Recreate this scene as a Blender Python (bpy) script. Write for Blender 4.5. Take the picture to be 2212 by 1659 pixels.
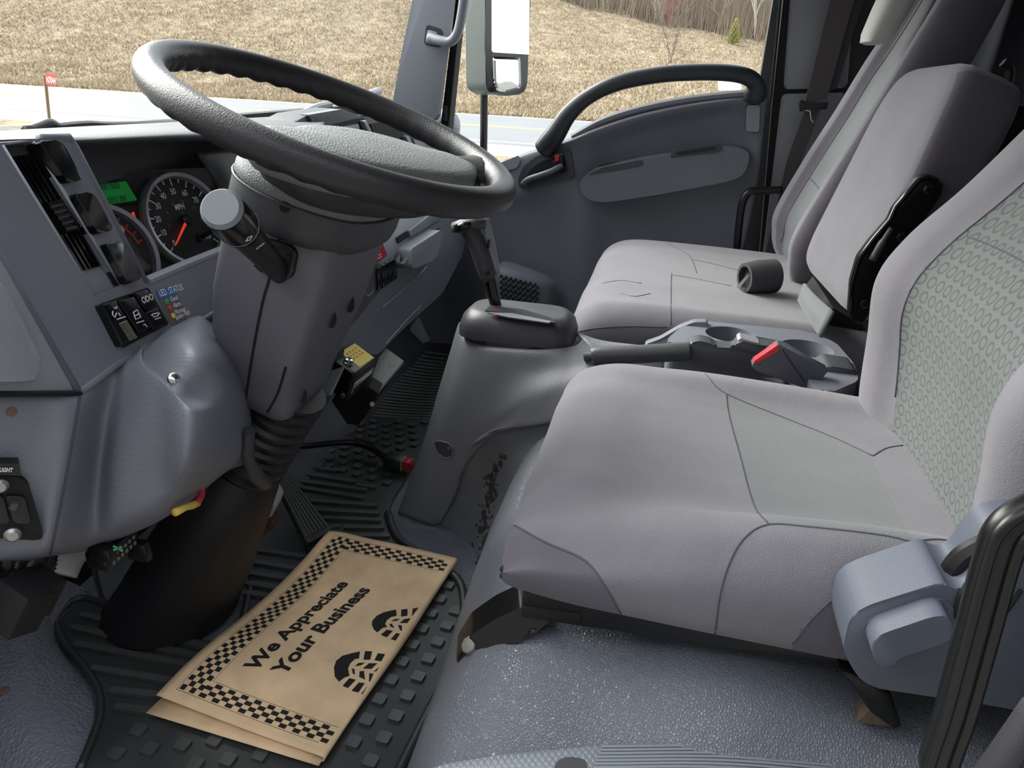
import bpy, bmesh, math, random
import numpy as np
from mathutils import Vector as V, Matrix
from mathutils.bvhtree import BVHTree
random.seed(7)
for o in list(bpy.data.objects): bpy.data.objects.remove(o)
SC = bpy.context.scene
COL = SC.collection
# ------------------------------------------------------------------ camera
# metres; X = across the cab to the passenger side, Y = forward, Z = up, cab floor z = 0
W, H, F = 2212.0, 1659.0, 1600.0
YAW, PIT, ROLL = math.radians(11), math.radians(23), math.radians(3)
CAM = V((-0.85, 0.0, 0.88))
FW = V((math.cos(PIT)*math.cos(YAW), math.cos(PIT)*math.sin(YAW), -math.sin(PIT)))
_rt = FW.cross(V((0, 0, 1))).normalized(); _dn = FW.cross(_rt)
IX = math.cos(ROLL)*_rt - math.sin(ROLL)*_dn
IY = math.sin(ROLL)*_rt + math.cos(ROLL)*_dn
cd = bpy.data.cameras.new('camera'); cam = bpy.data.objects.new('camera', cd); COL.objects.link(cam)
cd.sensor_fit = 'HORIZONTAL'; cd.sensor_width = 36; cd.lens = F/W*36; cd.clip_start = 0.02; cd.clip_end = 900
cam.matrix_world = Matrix(((IX.x, -IY.x, -FW.x, CAM.x), (IX.y, -IY.y, -FW.y, CAM.y), (IX.z, -IY.z, -FW.z, CAM.z), (0, 0, 0, 1)))
SC.camera = cam
# ------------------------------------------------------------------ light
SC.view_settings.view_transform = 'Standard'; SC.view_settings.look = 'None'
SC.view_settings.gamma = 1; SC.view_settings.use_curve_mapping = False
SC.view_settings.exposure = 1.38
wd = bpy.data.worlds.new('overcast'); SC.world = wd; wd.use_nodes = True
nt = wd.node_tree; nt.nodes.clear()
tc = nt.nodes.new('ShaderNodeTexCoord'); sx = nt.nodes.new('ShaderNodeSeparateXYZ')
rp = nt.nodes.new('ShaderNodeValToRGB'); bg = nt.nodes.new('ShaderNodeBackground'); wo = nt.nodes.new('ShaderNodeOutputWorld')
nt.links.new(tc.outputs['Generated'], sx.inputs[0]); nt.links.new(sx.outputs['Z'], rp.inputs[0])
rp.color_ramp.elements[0].position = 0.0; rp.color_ramp.elements[0].color = (0.92, 0.95, 1.0, 1)
rp.color_ramp.elements[1].position = 0.6; rp.color_ramp.elements[1].color = (0.86, 0.92, 1.0, 1)
bg.inputs['Strength'].default_value = 0.9
nt.links.new(rp.outputs[0], bg.inputs[0]); nt.links.new(bg.outputs[0], wo.inputs[0])
sd = bpy.data.lights.new('veiled_sun', 'SUN'); sd.energy = 4.2; sd.angle = math.radians(50); sd.color = (1, 0.96, 0.9)
so = bpy.data.objects.new('veiled_sun', sd); COL.objects.link(so)
so.rotation_euler = V((-.40, -1.0, -.80)).to_track_quat('-Z', 'Y').to_euler()
# ------------------------------------------------------------------ helpers
def ray(px, py): return FW + IX*((px-W/2)/F) + IY*((py-H/2)/F)
def P(px, py, ax, v):
    d = ray(px, py); i = 'xyz'.index(ax)
    return CAM + d*((v-CAM[i])/d[i])
def PP(px, py, pl):
    n, o = pl; d = ray(px, py)
    return CAM + d*((o-CAM).dot(n)/d.dot(n))
def PR(p):
    q = p-CAM; z = q.dot(FW)
    return W/2+F*q.dot(IX)/z, H/2+F*q.dot(IY)/z
def cat(pts, n=8, closed=False):
    pts = [V(p) for p in pts]; m = len(pts); out = []
    if m < 3 and not closed: return pts
    for i in range(m if closed else m-1):
        if closed: a, b, c, d = pts[i-1], pts[i], pts[(i+1) % m], pts[(i+2) % m]
        else:
            b, c = pts[i], pts[i+1]
            a = pts[i-1] if i > 0 else b*2-c
            d = pts[i+2] if i+2 < m else c*2-b
        for k in range(n):
            t = k/n
            out.append(0.5*((2*b)+(c-a)*t+(2*a-5*b+4*c-d)*t*t+(3*b-a-3*c+d)*t**3))
    if not closed: out.append(pts[-1])
    return out
def rnd(pts, r, n=4, closed=True):
    pts = [V(p) for p in pts]; m = len(pts); out = []
    for i, p in enumerate(pts):
        if not closed and i in (0, m-1): out.append(p); continue
        a, b = pts[i-1], pts[(i+1) % m]
        rr = r[i] if isinstance(r, (list, tuple)) else r
        p0 = p+(a-p).normalized()*min(rr, .48*(a-p).length); p1 = p+(b-p).normalized()*min(rr, .48*(b-p).length)
        for k in range(n+1):
            t = k/n; out.append(p0*(1-t)**2+p*(2*t*(1-t))+p1*t*t)
    return out
def lerp(a, b, t): return a+(b-a)*t
def sstep(a, b, x):
    t = max(0, min(1, (x-a)/(b-a))); return t*t*(3-2*t)
def interp(x, xs, ys):
    return float(np.interp(x, xs, ys))
OFF = {}
def root_off(p): return OFF.get(p.name, V((0, 0, 0))) if p else V((0, 0, 0))
class M:
    def __init__(s): s.bm = bmesh.new()
    def add(s, vs, fs):
        b = [s.bm.verts.new(v) for v in vs]
        for f in fs:
            try: s.bm.faces.new([b[i] for i in f])
            except ValueError: pass
        return b
    def box(s, c, size, rot=None, bev=0, seg=2):
        t = bmesh.new(); bmesh.ops.create_cube(t, size=1)
        for v in t.verts: v.co = V((v.co.x*size[0], v.co.y*size[1], v.co.z*size[2]))
        if bev: bmesh.ops.bevel(t, geom=list(t.edges), offset=bev, segments=seg, profile=.5, affect='EDGES', clamp_overlap=True)
        R = rot if rot is not None else Matrix.Identity(3)
        t.verts.index_update()
        s.add([V(c)+R @ v.co for v in t.verts], [[v.index for v in f.verts] for f in t.faces]); t.free(); return s
    def tube(s, pts, r, n=10, closed=False, caps=True, up=None, flat=1.0):
        pts = [V(p) for p in pts]; m = len(pts); vs = []; fs = []
        T = []
        for i in range(m):
            a = pts[i-1] if (i > 0 or closed) else pts[i]; b = pts[(i+1) % m] if (i < m-1 or closed) else pts[i]
            T.append((b-a).normalized())
        if up is None:
            up0 = V((0, 0, 1)) if abs(T[0].z) < .9 else V((1, 0, 0))
            nrm = (up0-T[0]*up0.dot(T[0])).normalized()
        for i in range(m):
            if up is None:
                nrm = (nrm-T[i]*nrm.dot(T[i])).normalized()
            else:
                u_ = up[i] if isinstance(up, list) else V(up)
                nrm = (u_-T[i]*u_.dot(T[i])).normalized()
            bi = T[i].cross(nrm)
            ri = r[i] if isinstance(r, (list, tuple)) else r
            fl = flat[i] if isinstance(flat, (list, tuple)) else flat
            for k in range(n):
                a = 2*math.pi*(k+.5)/n
                vs.append(pts[i]+nrm*(math.sin(a)*ri*fl)+bi*(math.cos(a)*ri))
        for i in range(m if closed else m-1):
            for k in range(n):
                j = (i+1) % m
                fs.append((i*n+k, i*n+(k+1) % n, j*n+(k+1) % n, j*n+k))
        if caps and not closed:
            fs.append(tuple(range(n-1, -1, -1))); fs.append(tuple((m-1)*n+k for k in range(n)))
        s.add(vs, fs); return s
    def grid(s, G, cu=False, cv=False):
        R, C = len(G), len(G[0])
        vs = [p for row in G for p in row]; fs = []
        for i in range(R if cu else R-1):
            for j in range(C if cv else C-1):
                fs.append((i*C+j, i*C+(j+1) % C, ((i+1) % R)*C+(j+1) % C, ((i+1) % R)*C+j))
        s.add(vs, fs); return s
    def loft(s, rings, caps=True):
        s.grid(rings, cv=True)
        if caps:
            s.add(rings[0], [tuple(range(len(rings[0])-1, -1, -1))]); s.add(rings[-1], [tuple(range(len(rings[-1])))])
            bmesh.ops.remove_doubles(s.bm, verts=s.bm.verts, dist=1e-6)
        return s
    def prism(s, pts, vec, bev=0, seg=2, both=False):
        t = bmesh.new(); pts = [V(p) for p in pts]; vec = V(vec); n = len(pts)
        nrm = V((0, 0, 0))
        for i in range(n): nrm += pts[i].cross(pts[(i+1) % n])
        if nrm.dot(vec) > 0: pts = pts[::-1]
        a = [t.verts.new(p) for p in pts]; b = [t.verts.new(p+vec) for p in pts]
        f0 = t.faces.new(a); f1 = t.faces.new(b[::-1])
        for i in range(n): t.faces.new((a[(i+1) % n], a[i], b[i], b[(i+1) % n]))
        if bev:
            E = list(f0.edges)+(list(f1.edges) if both else [])
            bmesh.ops.bevel(t, geom=E, offset=bev, segments=seg, profile=.5, affect='EDGES', clamp_overlap=True)
        t.verts.index_update()
        s.add([v.co.copy() for v in t.verts], [[v.index for v in f.verts] for f in t.faces]); t.free(); return s
    def lathe(s, prof, o, ax, n=24, caps=True):
        o = V(o); ax = V(ax).normalized(); u = ax.orthogonal().normalized(); w = ax.cross(u)
        rings = [[o+ax*h+(u*math.cos(2*math.pi*k/n)+w*math.sin(2*math.pi*k/n))*r for k in range(n)] for r, h in prof]
        return s.loft(rings, caps)
    def obj(s, name, mat, parent=None, smooth=True, angle=40, solid=0, so=1, sub=0, normals=True, kind=None, label=None):
        bmesh.ops.remove_doubles(s.bm, verts=s.bm.verts, dist=1e-6)
        if normals: bmesh.ops.recalc_face_normals(s.bm, faces=s.bm.faces)
        off = root_off(parent)
        for v in s.bm.verts: v.co -= off
        me = bpy.data.meshes.new(name); s.bm.to_mesh(me); s.bm.free()
        for m in (mat if isinstance(mat, (list, tuple)) else [mat]): me.materials.append(m)
        if smooth:
            me.shade_smooth()
            if angle < 180: me.set_sharp_from_angle(angle=math.radians(angle))
        o = bpy.data.objects.new(name, me); COL.objects.link(o)
        if parent: o.parent = parent; OFF[o.name] = off
        if solid:
            md = o.modifiers.new('thickness', 'SOLIDIFY'); md.thickness = solid; md.offset = so
        if sub:
            md = o.modifiers.new('smooth', 'SUBSURF'); md.levels = sub; md.render_levels = sub
        if kind: o['kind'] = kind
        if label: o['label'] = label
        return o
def thing(name, label, catg, loc, group=None):
    o = bpy.data.objects.new(name, None); COL.objects.link(o); o.location = loc; o.empty_display_size = .05
    OFF[o.name] = V(loc); o['label'] = label; o['category'] = catg
    if group: o['group'] = group
    return o
def tag(o, label, catg, group=None):
    o['label'] = label; o['category'] = catg
    if group: o['group'] = group
    return o
def struct(o): o['kind'] = 'structure'; return o
def bake(o):
    dg = bpy.context.evaluated_depsgraph_get()
    me = bpy.data.meshes.new_from_object(o.evaluated_get(dg)); o.modifiers.clear(); o.data = me; return o
def cut(o, cm):
    c = cm.obj('cutter', None, None, smooth=False)
    bpy.context.view_layer.update()
    md = o.modifiers.new('cut', 'BOOLEAN'); md.operation = 'DIFFERENCE'; md.object = c; md.solver = 'EXACT'
    bake(o); bpy.data.objects.remove(c); o.data.shade_smooth(); o.data.set_sharp_from_angle(angle=math.radians(40)); return o
def patch(ctrl, nu=6, nv=6):
    """smooth grid through control rows of (px, py, axis, value)"""
    rows = [[V(P(*c)) if not isinstance(c, V) else c for c in r] for r in ctrl]
    A = [cat(r, nv) for r in rows]
    cols = [cat([A[i][j] for i in range(len(A))], nu) for j in range(len(A[0]))]
    return [[cols[j][i] for j in range(len(cols))] for i in range(len(cols[0]))]
def inpoly(x, y, poly):
    c = False; n = len(poly)
    for i in range(n):
        x1, y1 = poly[i]; x2, y2 = poly[i-1]
        if (y1 > y) != (y2 > y) and x < (x2-x1)*(y-y1)/(y2-y1)+x1: c = not c
    return c
def bvh(o):
    me = o.data; mw = root_off(o.parent)
    return BVHTree.FromPolygons([v.co+mw for v in me.vertices], [list(p.vertices) for p in me.polygons])
def cast(tree, px, py, lift=0.0):
    h = tree.ray_cast(CAM, ray(px, py).normalized())
    if h[0] is None: return None
    return h[0]+h[1]*lift*(1 if h[1].dot(ray(px, py)) < 0 else -1)
def paint(o, poly, idx, curve=0):
    if curve:
        c = cat([V((a, b, 0)) for a, b in poly[:curve]], 8); poly = [(p.x, p.y) for p in c]+list(poly[curve:])
    off = root_off(o.parent)
    for p in o.data.polygons:
        x, y = PR(p.center+off)
        if inpoly(x, y, poly): p.material_index = idx
def seam(tree, pxs, r=.0011, lift=.0002, n=6, closed=False):
    q = cat([V((a, b, 0)) for a, b in pxs], 8, closed)
    pts = [cast(tree, p.x, p.y, lift) for p in q]; pts = [p for p in pts if p is not None]
    return pts
FONT = bpy.data.fonts[0] if bpy.data.fonts else None
def text(m, s, fn, size=1, bold=0.0, align='LEFT', res=3, xs=1.0):
    """letter faces of the string, each vertex placed by fn(x, y)"""
    c = bpy.data.curves.new('t', 'FONT'); c.body = s; c.size = size; c.offset = bold; c.align_x = align; c.resolution_u = res
    o = bpy.data.objects.new('t', c); COL.objects.link(o)
    dg = bpy.context.evaluated_depsgraph_get(); me = bpy.data.meshes.new_from_object(o.evaluated_get(dg))
    m.add([fn(v.co.x*xs, v.co.y) for v in me.vertices], [list(p.vertices) for p in me.polygons])
    bpy.data.objects.remove(o); bpy.data.curves.remove(c); bpy.data.meshes.remove(me)
def frame(o, u, w):
    return lambda x, y: V(o)+u*x+w*y
# ------------------------------------------------------------------ materials
def lin(c): return tuple(((x/255)/12.92 if x/255 <= .04045 else ((x/255+.055)/1.055)**2.4) for x in c)+(1,)
def mat(name, rgb, rough=.5, bump=None, spec=.5, metal=0, var=None, emis=None, sheen=0):
    """bump = list of (kind, scale, strength, distance); var = (scale, amount)"""
    m = bpy.data.materials.new(name); m.use_nodes = True; t = m.node_tree; N = t.nodes; L = t.links
    b = N['Principled BSDF']; b.inputs['Base Color'].default_value = lin(rgb); b.inputs['Roughness'].default_value = rough
    b.inputs['Specular IOR Level'].default_value = spec; b.inputs['Metallic'].default_value = metal
    if sheen: b.inputs['Sheen Weight'].default_value = sheen; b.inputs['Sheen Roughness'].default_value = .5
    co = N.new('ShaderNodeTexCoord')
    if var:
        nz = N.new('ShaderNodeTexNoise'); nz.inputs['Scale'].default_value = var[0]; nz.inputs['Detail'].default_value = 5
        L.new(co.outputs['Object'], nz.inputs['Vector'])
        cr = N.new('ShaderNodeValToRGB'); a = var[1]; base = lin(rgb)
        cr.color_ramp.elements[0].position = .3; cr.color_ramp.elements[1].position = .7
        cr.color_ramp.elements[0].color = tuple(x*(1-a) for x in base[:3])+(1,)
        cr.color_ramp.elements[1].color = tuple(min(1, x*(1+a)) for x in base[:3])+(1,)
        L.new(nz.outputs['Fac'], cr.inputs[0]); L.new(cr.outputs[0], b.inputs['Base Color'])
    prev = None
    for kind, sc, st, di in (bump or []):
        bp = N.new('ShaderNodeBump'); bp.inputs['Strength'].default_value = st; bp.inputs['Distance'].default_value = di
        if kind == 'noise':
            x = N.new('ShaderNodeTexNoise'); x.inputs['Scale'].default_value = sc; x.inputs['Detail'].default_value = 3; out = x.outputs['Fac']
        elif kind == 'grain':
            x = N.new('ShaderNodeTexVoronoi'); x.inputs['Scale'].default_value = sc; x.feature = 'SMOOTH_F1'; out = x.outputs['Distance']
        elif kind == 'crackle':
            x = N.new('ShaderNodeTexVoronoi'); x.inputs['Scale'].default_value = sc; x.feature = 'DISTANCE_TO_EDGE'
            mr = N.new('ShaderNodeMapRange'); mr.inputs['From Max'].default_value = .25; L.new(x.outputs['Distance'], mr.inputs[0]); out = mr.outputs[0]
        elif kind.startswith('dots'):
            x = N.new('ShaderNodeTexVoronoi'); x.inputs['Scale'].default_value = sc; x.inputs['Randomness'].default_value = 0; x.voronoi_dimensions = '2D'
            mp = N.new('ShaderNodeMapping'); mp.inputs['Rotation'].default_value = {'dotsY': (math.pi/2, 0, .5), 'dotsX': (0, math.pi/2, .5), 'dotsZ': (0, 0, .5)}[kind]
            L.new(co.outputs['Object'], mp.inputs[0])
            mr = N.new('ShaderNodeMapRange'); mr.inputs['From Min'].default_value = .25; mr.inputs['From Max'].default_value = .55; mr.inputs['To Min'].default_value = 1; mr.inputs['To Max'].default_value = 0
            mr.interpolation_type = 'SMOOTHSTEP'; L.new(x.outputs['Distance'], mr.inputs[0]); out = mr.outputs[0]
        L.new(mp.outputs[0] if kind.startswith('dots') else co.outputs['Object'], x.inputs['Vector']); L.new(out, bp.inputs['Height'])
        if prev: L.new(prev.outputs[0], bp.inputs['Normal'])
        prev = bp
    if prev: L.new(prev.outputs[0], b.inputs['Normal'])
    if emis:
        b.inputs['Emission Color'].default_value = lin(emis[0]); b.inputs['Emission Strength'].default_value = emis[1]
    return m
def glass(name, refl=.03, tint=(1, 1, 1)):
    """thin pane: clear, with a weak mirror image that grows at a glancing angle"""
    m = bpy.data.materials.new(name); m.use_nodes = True; t = m.node_tree; N = t.nodes; L = t.links; N.clear()
    o = N.new('ShaderNodeOutputMaterial'); mx = N.new('ShaderNodeMixShader'); a = N.new('ShaderNodeBsdfTransparent'); g = N.new('ShaderNodeBsdfGlossy')
    a.inputs[0].default_value = tint+(1,); g.inputs['Roughness'].default_value = .02
    ge = N.new('ShaderNodeNewGeometry'); dt = N.new('ShaderNodeVectorMath'); dt.operation = 'DOT_PRODUCT'
    L.new(ge.outputs['Normal'], dt.inputs[0]); L.new(ge.outputs['Incoming'], dt.inputs[1])
    prev = dt.outputs['Value']
    for op, v in (('ABSOLUTE', 0), ('SUBTRACT', None), ('POWER', 5.0), ('MULTIPLY', .35), ('ADD', refl)):
        n = N.new('ShaderNodeMath'); n.operation = op
        if op == 'SUBTRACT': n.inputs[0].default_value = 1; L.new(prev, n.inputs[1])
        else:
            L.new(prev, n.inputs[0]); n.inputs[1].default_value = v
        prev = n.outputs[0]
    L.new(prev, mx.inputs[0]); L.new(a.outputs[0], mx.inputs[1]); L.new(g.outputs[0], mx.inputs[2]); L.new(mx.outputs[0], o.inputs[0])
    return m
GR = [('grain', 900, .25, .0006)]
plastic = mat('grey_plastic', (110, 113, 122), .5, GR, var=(6, .06))
plastic_dot = mat('dimpled_grey_plastic', (118, 120, 129), .5, [('dotsY', 190, .16, .001)], var=(6, .05))
plastic_lt = mat('light_grey_plastic', (142, 145, 152), .45, GR, var=(5, .05))
plastic_dk = mat('dark_grey_plastic', (66, 67, 71), .5, GR, var=(8, .06))
dash_top = mat('dash_top_plastic', (70, 74, 78), .5, [('grain', 700, .4, .001)])
black = mat('black_plastic', (20, 20, 22), .35, [('noise', 300, .1, .0005)])
gloss_black = mat('gloss_black_plastic', (14, 14, 16), .16)
matte_black = mat('matte_black', (12, 12, 13), .75)
leather = mat('steering_wheel_vinyl', (40, 39, 42), .42, [('grain', 620, .32, .001), ('noise', 80, .1, .002)])
column_plastic = mat('column_plastic', (100, 99, 106), .5, GR, var=(9, .05))
column_dark = mat('column_cover_plastic', (66, 66, 70), .5, GR)
fabric = mat('seat_fabric', (118, 116, 122), .95, [('noise', 700, .5, .0012), ('noise', 60, .12, .004)], spec=.1, var=(14, .06), sheen=.25)
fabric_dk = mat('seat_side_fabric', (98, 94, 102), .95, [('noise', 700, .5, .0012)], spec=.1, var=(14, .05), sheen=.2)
fabric_in = mat('seat_insert_fabric', (114, 117, 119), .95, [('noise', 600, .5, .0012)], spec=.1, var=(14, .05), sheen=.2)
seat_trim = mat('seat_trim_plastic', (84, 89, 101), .45, GR)
seam_m = mat('seam_thread', (82, 80, 92), .9)
vinyl = mat('floor_vinyl', (104, 108, 117), .34, [('crackle', 330, .5, .0014), ('noise', 14, .25, .01)], var=(7, .12))
vinyl_fine = mat('tunnel_vinyl', (116, 118, 123), .36, [('grain', 330, .6, .0015), ('noise', 12, .2, .01)], var=(5, .15))
rubber = mat('mat_rubber', (40, 41, 41), .5, [('noise', 220, .25, .001)], var=(14, .2), spec=.9)
rubber_hi = mat('mat_rubber_sheen', (60, 62, 61), .5, [('noise', 220, .25, .001)], var=(14, .25), spec=1.0)  # sky sheen on ribs and studs put into a lighter base colour
tube_rub = mat('column_tube_rubber', (27, 27, 29), .5, [('noise', 60, .15, .001)], var=(7, .2))
steel_blk = mat('black_painted_steel', (13, 13, 14), .36, [('noise', 160, .1, .0006)])
chrome = mat('chrome', (200, 200, 202), .18, metal=1)
screw_m = mat('zinc_screw', (175, 175, 172), .4, metal=.9)
webbing = mat('belt_webbing', (62, 60, 64), .75, [('noise', 900, .5, .001)])
webbing_br = mat('belt_webbing_brown', (84, 78, 78), .8, [('noise', 900, .5, .001)])
red_plastic = mat('red_plastic', (200, 45, 55), .3)
white_print = mat('white_print', (225, 225, 225), .6)
black_print = mat('black_ink', (28, 24, 22), .8)
# ================================================================== SETTING: cab shell
floor_o = struct(M().box((.56, .30, -.012), (1.98, 1.36, .024), bev=.004).obj('floor', vinyl))
# seat riser: the vinyl covered step that carries the seats
prof = [(.262, .0), (.25, .03), (.222, .14), (.19, .225), (.15, .28), (.09, .318), (0, .33), (-.2, .333), (-.62, .333)]
pp = cat([V((0, a, b)) for a, b in prof], 6)
G = []
for x in [-.402, -.40, -.392, -.375, -.35, -.32, -.29, -.26, -.2, -.1, 0, .1, .2, .3, .36]:
    k = interp(x, [-.402, -.40, -.392, -.375, -.35, -.30, -.25], [0, .55, .68, .735, .77, .86, 1.0])
    G.append([V((x, p.y+.010*math.sin(7*x)-(.04*(1-k) if p.y < .26 else 0), p.z*k + .006*math.sin(23*p.y+9*x)*sstep(.1, .25, p.z))) for p in pp])
riser = M().grid(G).obj('seat_riser', vinyl, floor_o, angle=180)
# toe board behind the pedals and the firewall
struct(M().box((.56, .95, .36), (1.98, .03, .80)).obj('wall_front', matte_black))
toe = M().grid([[V((x, y, z)) for x in (.42, .8, 1.4)] for y, z in ((.70, .005), (.76, .03), (.84, .11), (.92, .26))]).obj('toe_board', vinyl, floor_o, solid=.01)
struct(M().box((.55, -.74, .68), (2.0, .04, 1.44)).obj('wall_rear', mat('rear_wall_trim', (34, 36, 39), .6, GR)))
rp_ = M().box((.55, -.705, .99), (1.9, .03, .26), bev=.012).obj('trim_4', plastic); struct(rp_)
struct(M().box((.53, -.09, 1.405), (2.0, 1.36, .03), bev=.01).obj('ceiling', mat('headliner', (185, 186, 186), .9)))
# right wall below and behind the door
struct(M().prism([V((1.47, -.74, -.02)), V((1.47, -.205, -.02)), V((1.47, -.205, 1.4)), V((1.47, -.74, 1.4))], (.04, 0, 0)).obj('wall_right', plastic_dk))
M().prism([V((1.44, .25, -.02)), V((1.44, .95, -.02)), V((1.44, .95, .62)), V((1.44, .60, .62)), V((1.44, .25, .45))], (.03, 0, 0)).obj('kick_panel', plastic, bpy.data.objects['wall_right'])
# left wall around the open driver's doorway
wl_ = M()
for q in ([(-.76, -.02), (-.34, -.02), (-.34, 1.42), (-.76, 1.42)], [(-.34, 1.30), (.62, 1.30), (.60, 1.42), (-.34, 1.42)], [(.72, -.02), (.96, -.02), (.96, .62), (.84, .76), (.74, .74)], [(-.34, -.02), (.72, -.02), (.72, .04), (.28, .06), (.2, .22), (-.34, .22)]):
    wl_.prism([V((-.46, a_, b_)) for a_, b_ in q], (.03, 0, 0))
struct(wl_.obj('wall_left', plastic_dk, smooth=False))
# ---- B-pillar trim
bp = struct(M().prism(rnd([P(1709, -60, 'x', 1.44), P(1850, -60, 'x', 1.44), P(1830, 190, 'x', 1.44), P(1692, 193, 'x', 1.44)], .012), (.03, 0, 0), .008).obj('trim_2', plastic_lt))
M().prism(rnd([P(1689, 203, 'x', 1.43), P(1830, 200, 'x', 1.43), P(1790, 620, 'x', 1.43), P(1640, 620, 'x', 1.43)], .012), (.04, 0, 0), .008).obj('pillar_panel', plastic_lt, bp)
M().prism([P(1697, -60, 'x', 1.435), P(1712, -60, 'x', 1.435), P(1690, 205, 'x', 1.435), P(1650, 600, 'x', 1.435), P(1636, 600, 'x', 1.435), P(1669, 215, 'x', 1.435)], (.03, 0, 0), .006).obj('door_seal', matte_black, bp)
M().tube([P(1690, -40, 'x', 1.43), P(1664, 215, 'x', 1.43)], .004, 6).obj('seal_bead', matte_black, bp)
M().box(P(1712, 488, 'x', 1.425), (.004, .03, .05), bev=.0015).obj('pillar_clip', plastic_dk, bp)
M().prism(rnd([P(884, 712, 'x', 1.25), P(903, 686, 'x', 1.25), P(913, 708, 'x', 1.25), P(927, 736, 'x', 1.25), P(914, 743, 'x', 1.25), P(896, 724, 'x', 1.25)], .004), (.01, 0, 0), .002).obj('floor_bracket', mat('pale_bracket', (176, 176, 174), .5), floor_o)
# ---- A-pillar, its seal and grab handle
apx = 1.37
ap = struct(M().prism(rnd([P(842, 262, 'x', apx), P(849, 215, 'x', apx), P(869, 105, 'x', apx), P(893, -10, 'x', apx), P(940, -200, 'x', apx), P(1012, -200, 'x', apx), P(984, -10, 'x', apx), P(950, 262, 'x', apx)], .02), (.07, .02, 0), .012, 3).obj('trim_1', plastic_lt))
M().prism([P(950, 280, 'x', 1.41), P(985, -10, 'x', 1.41), P(1008, -170, 'x', 1.41), P(1020, -170, 'x', 1.41), P(998, -10, 'x', 1.41), P(967, 300, 'x', 1.41)], (.05, 0, 0), .004).obj('door_seal', matte_black, ap)
M().prism([P(956, 260, 'x', 1.405), P(958, 228, 'x', 1.405), P(966, 228, 'x', 1.405), P(965, 262, 'x', 1.405)], (.02, 0, 0), .003).obj('seal_clip', plastic_dk, ap)
M().prism(rnd([P(915, 97, 'x', apx-.001), P(921, 52, 'x', apx-.001), P(958, 64, 'x', apx-.001), P(954, 104, 'x', apx-.001)], .012), (.004, 0, 0)).obj('handle_recess', plastic_dk, ap)
gh = thing('grab_handle', 'grey curved grab handle on the windscreen pillar beyond the steering wheel', 'handle', P(928, 82, 'x', apx))
hp = cat([P(930, 80, 'x', apx-.012), P(952, 88, 'x', apx-.028), P(972, 90, 'x', apx-.035), P(986, 76, 'x', apx-.038), P(994, 50, 'x', apx-.038), P(1002, 0, 'x', apx-.038), P(1013, -90, 'x', apx-.038), P(1005, -150, 'x', apx-.01)], 6)
M().tube(hp, .0165, 12, flat=.8).obj('handle_bar', plastic_lt, gh, angle=180)
M().box(P(933, 81, 'x', apx-.008), (.022, .03, .034), bev=.006, rot=Matrix.Rotation(.2, 3, 'X')).obj('handle_foot', plastic_lt, gh)
# ---- windows
wsv = [V((-.42, .86, .745)), V((1.42, .86, .745)), V((1.36, .60, 1.40)), V((-.36, .60, 1.40))]
win_glass = glass('window_glass', .012, (.975, .99, .98))
struct(M().prism(wsv, (0, -.004, -.002)).obj('window_1', win_glass, smooth=False))
struct(M().prism([V((1.468, -.21, .80)), V((1.468, .72, .50)), V((1.468, .72, .72)), V((1.44, .52, 1.40)), V((1.44, -.21, 1.40))], (.004, 0, 0)).obj('window_2', win_glass, smooth=False))
stick_m = bpy.data.materials.new('translucent_sticker'); stick_m.use_nodes = True
_n = stick_m.node_tree.nodes; _t = _n.new('ShaderNodeBsdfTranslucent'); _t.inputs[0].default_value = (.8, .8, .8, 1)
stick_m.node_tree.links.new(_t.outputs[0], _n['Material Output'].inputs[0])
M().prism(rnd([P(1551, 172, 'x', 1.462), P(1601, 171, 'x', 1.462), P(1603, 195, 'x', 1.462), P(1551, 196, 'x', 1.462)], .004), (.001, 0, 0)).obj('window_sticker', stick_m, bpy.data.objects['window_2'], smooth=False, label='small white sticker in the lower rear corner')
# ================================================================== SETTING: passenger door
def dr(pts, xs): return [(a, b, 'x', x) for (a, b), x in zip(pts, xs)]
D = [
 [(1068, 357), (1120, 335), (1160, 321), (1230, 297), (1290, 269), (1380, 241), (1480, 220), (1570, 208), (1658, 203)],
 [(1067, 362), (1120, 341), (1160, 328), (1230, 306), (1290, 283), (1380, 254), (1480, 232), (1570, 219), (1657, 212)],
 [(1064, 385), (1120, 372), (1160, 361), (1236, 340), (1300, 318), (1390, 288), (1490, 264), (1572, 250), (1652, 245)],
 [(1060, 420), (1120, 415), (1165, 405), (1243, 385), (1308, 366), (1398, 340), (1495, 316), (1574, 305), (1645, 300)],
 [(1056, 460), (1120, 458), (1175, 450), (1250, 432), (1315, 425), (1405, 408), (1500, 390), (1576, 380), (1638, 372)],
 [(1052, 520), (1120, 520), (1185, 515), (1258, 505), (1325, 500), (1412, 492), (1505, 480), (1577, 470), (1622, 465)],
 [(1048, 580), (1120, 585), (1195, 585), (1262, 570), (1330, 560), (1415, 550), (1508, 545), (1575, 540), (1605, 540)],
 [(1044, 660), (1120, 670), (1200, 680), (1266, 650), (1335, 630), (1418, 620), (1508, 610), (1570, 605), (1592, 605)],
 [(1038, 800), (1120, 800), (1200, 800), (1270, 760), (1335, 740), (1418, 720), (1508, 700), (1565, 690), (1585, 690)]]
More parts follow.
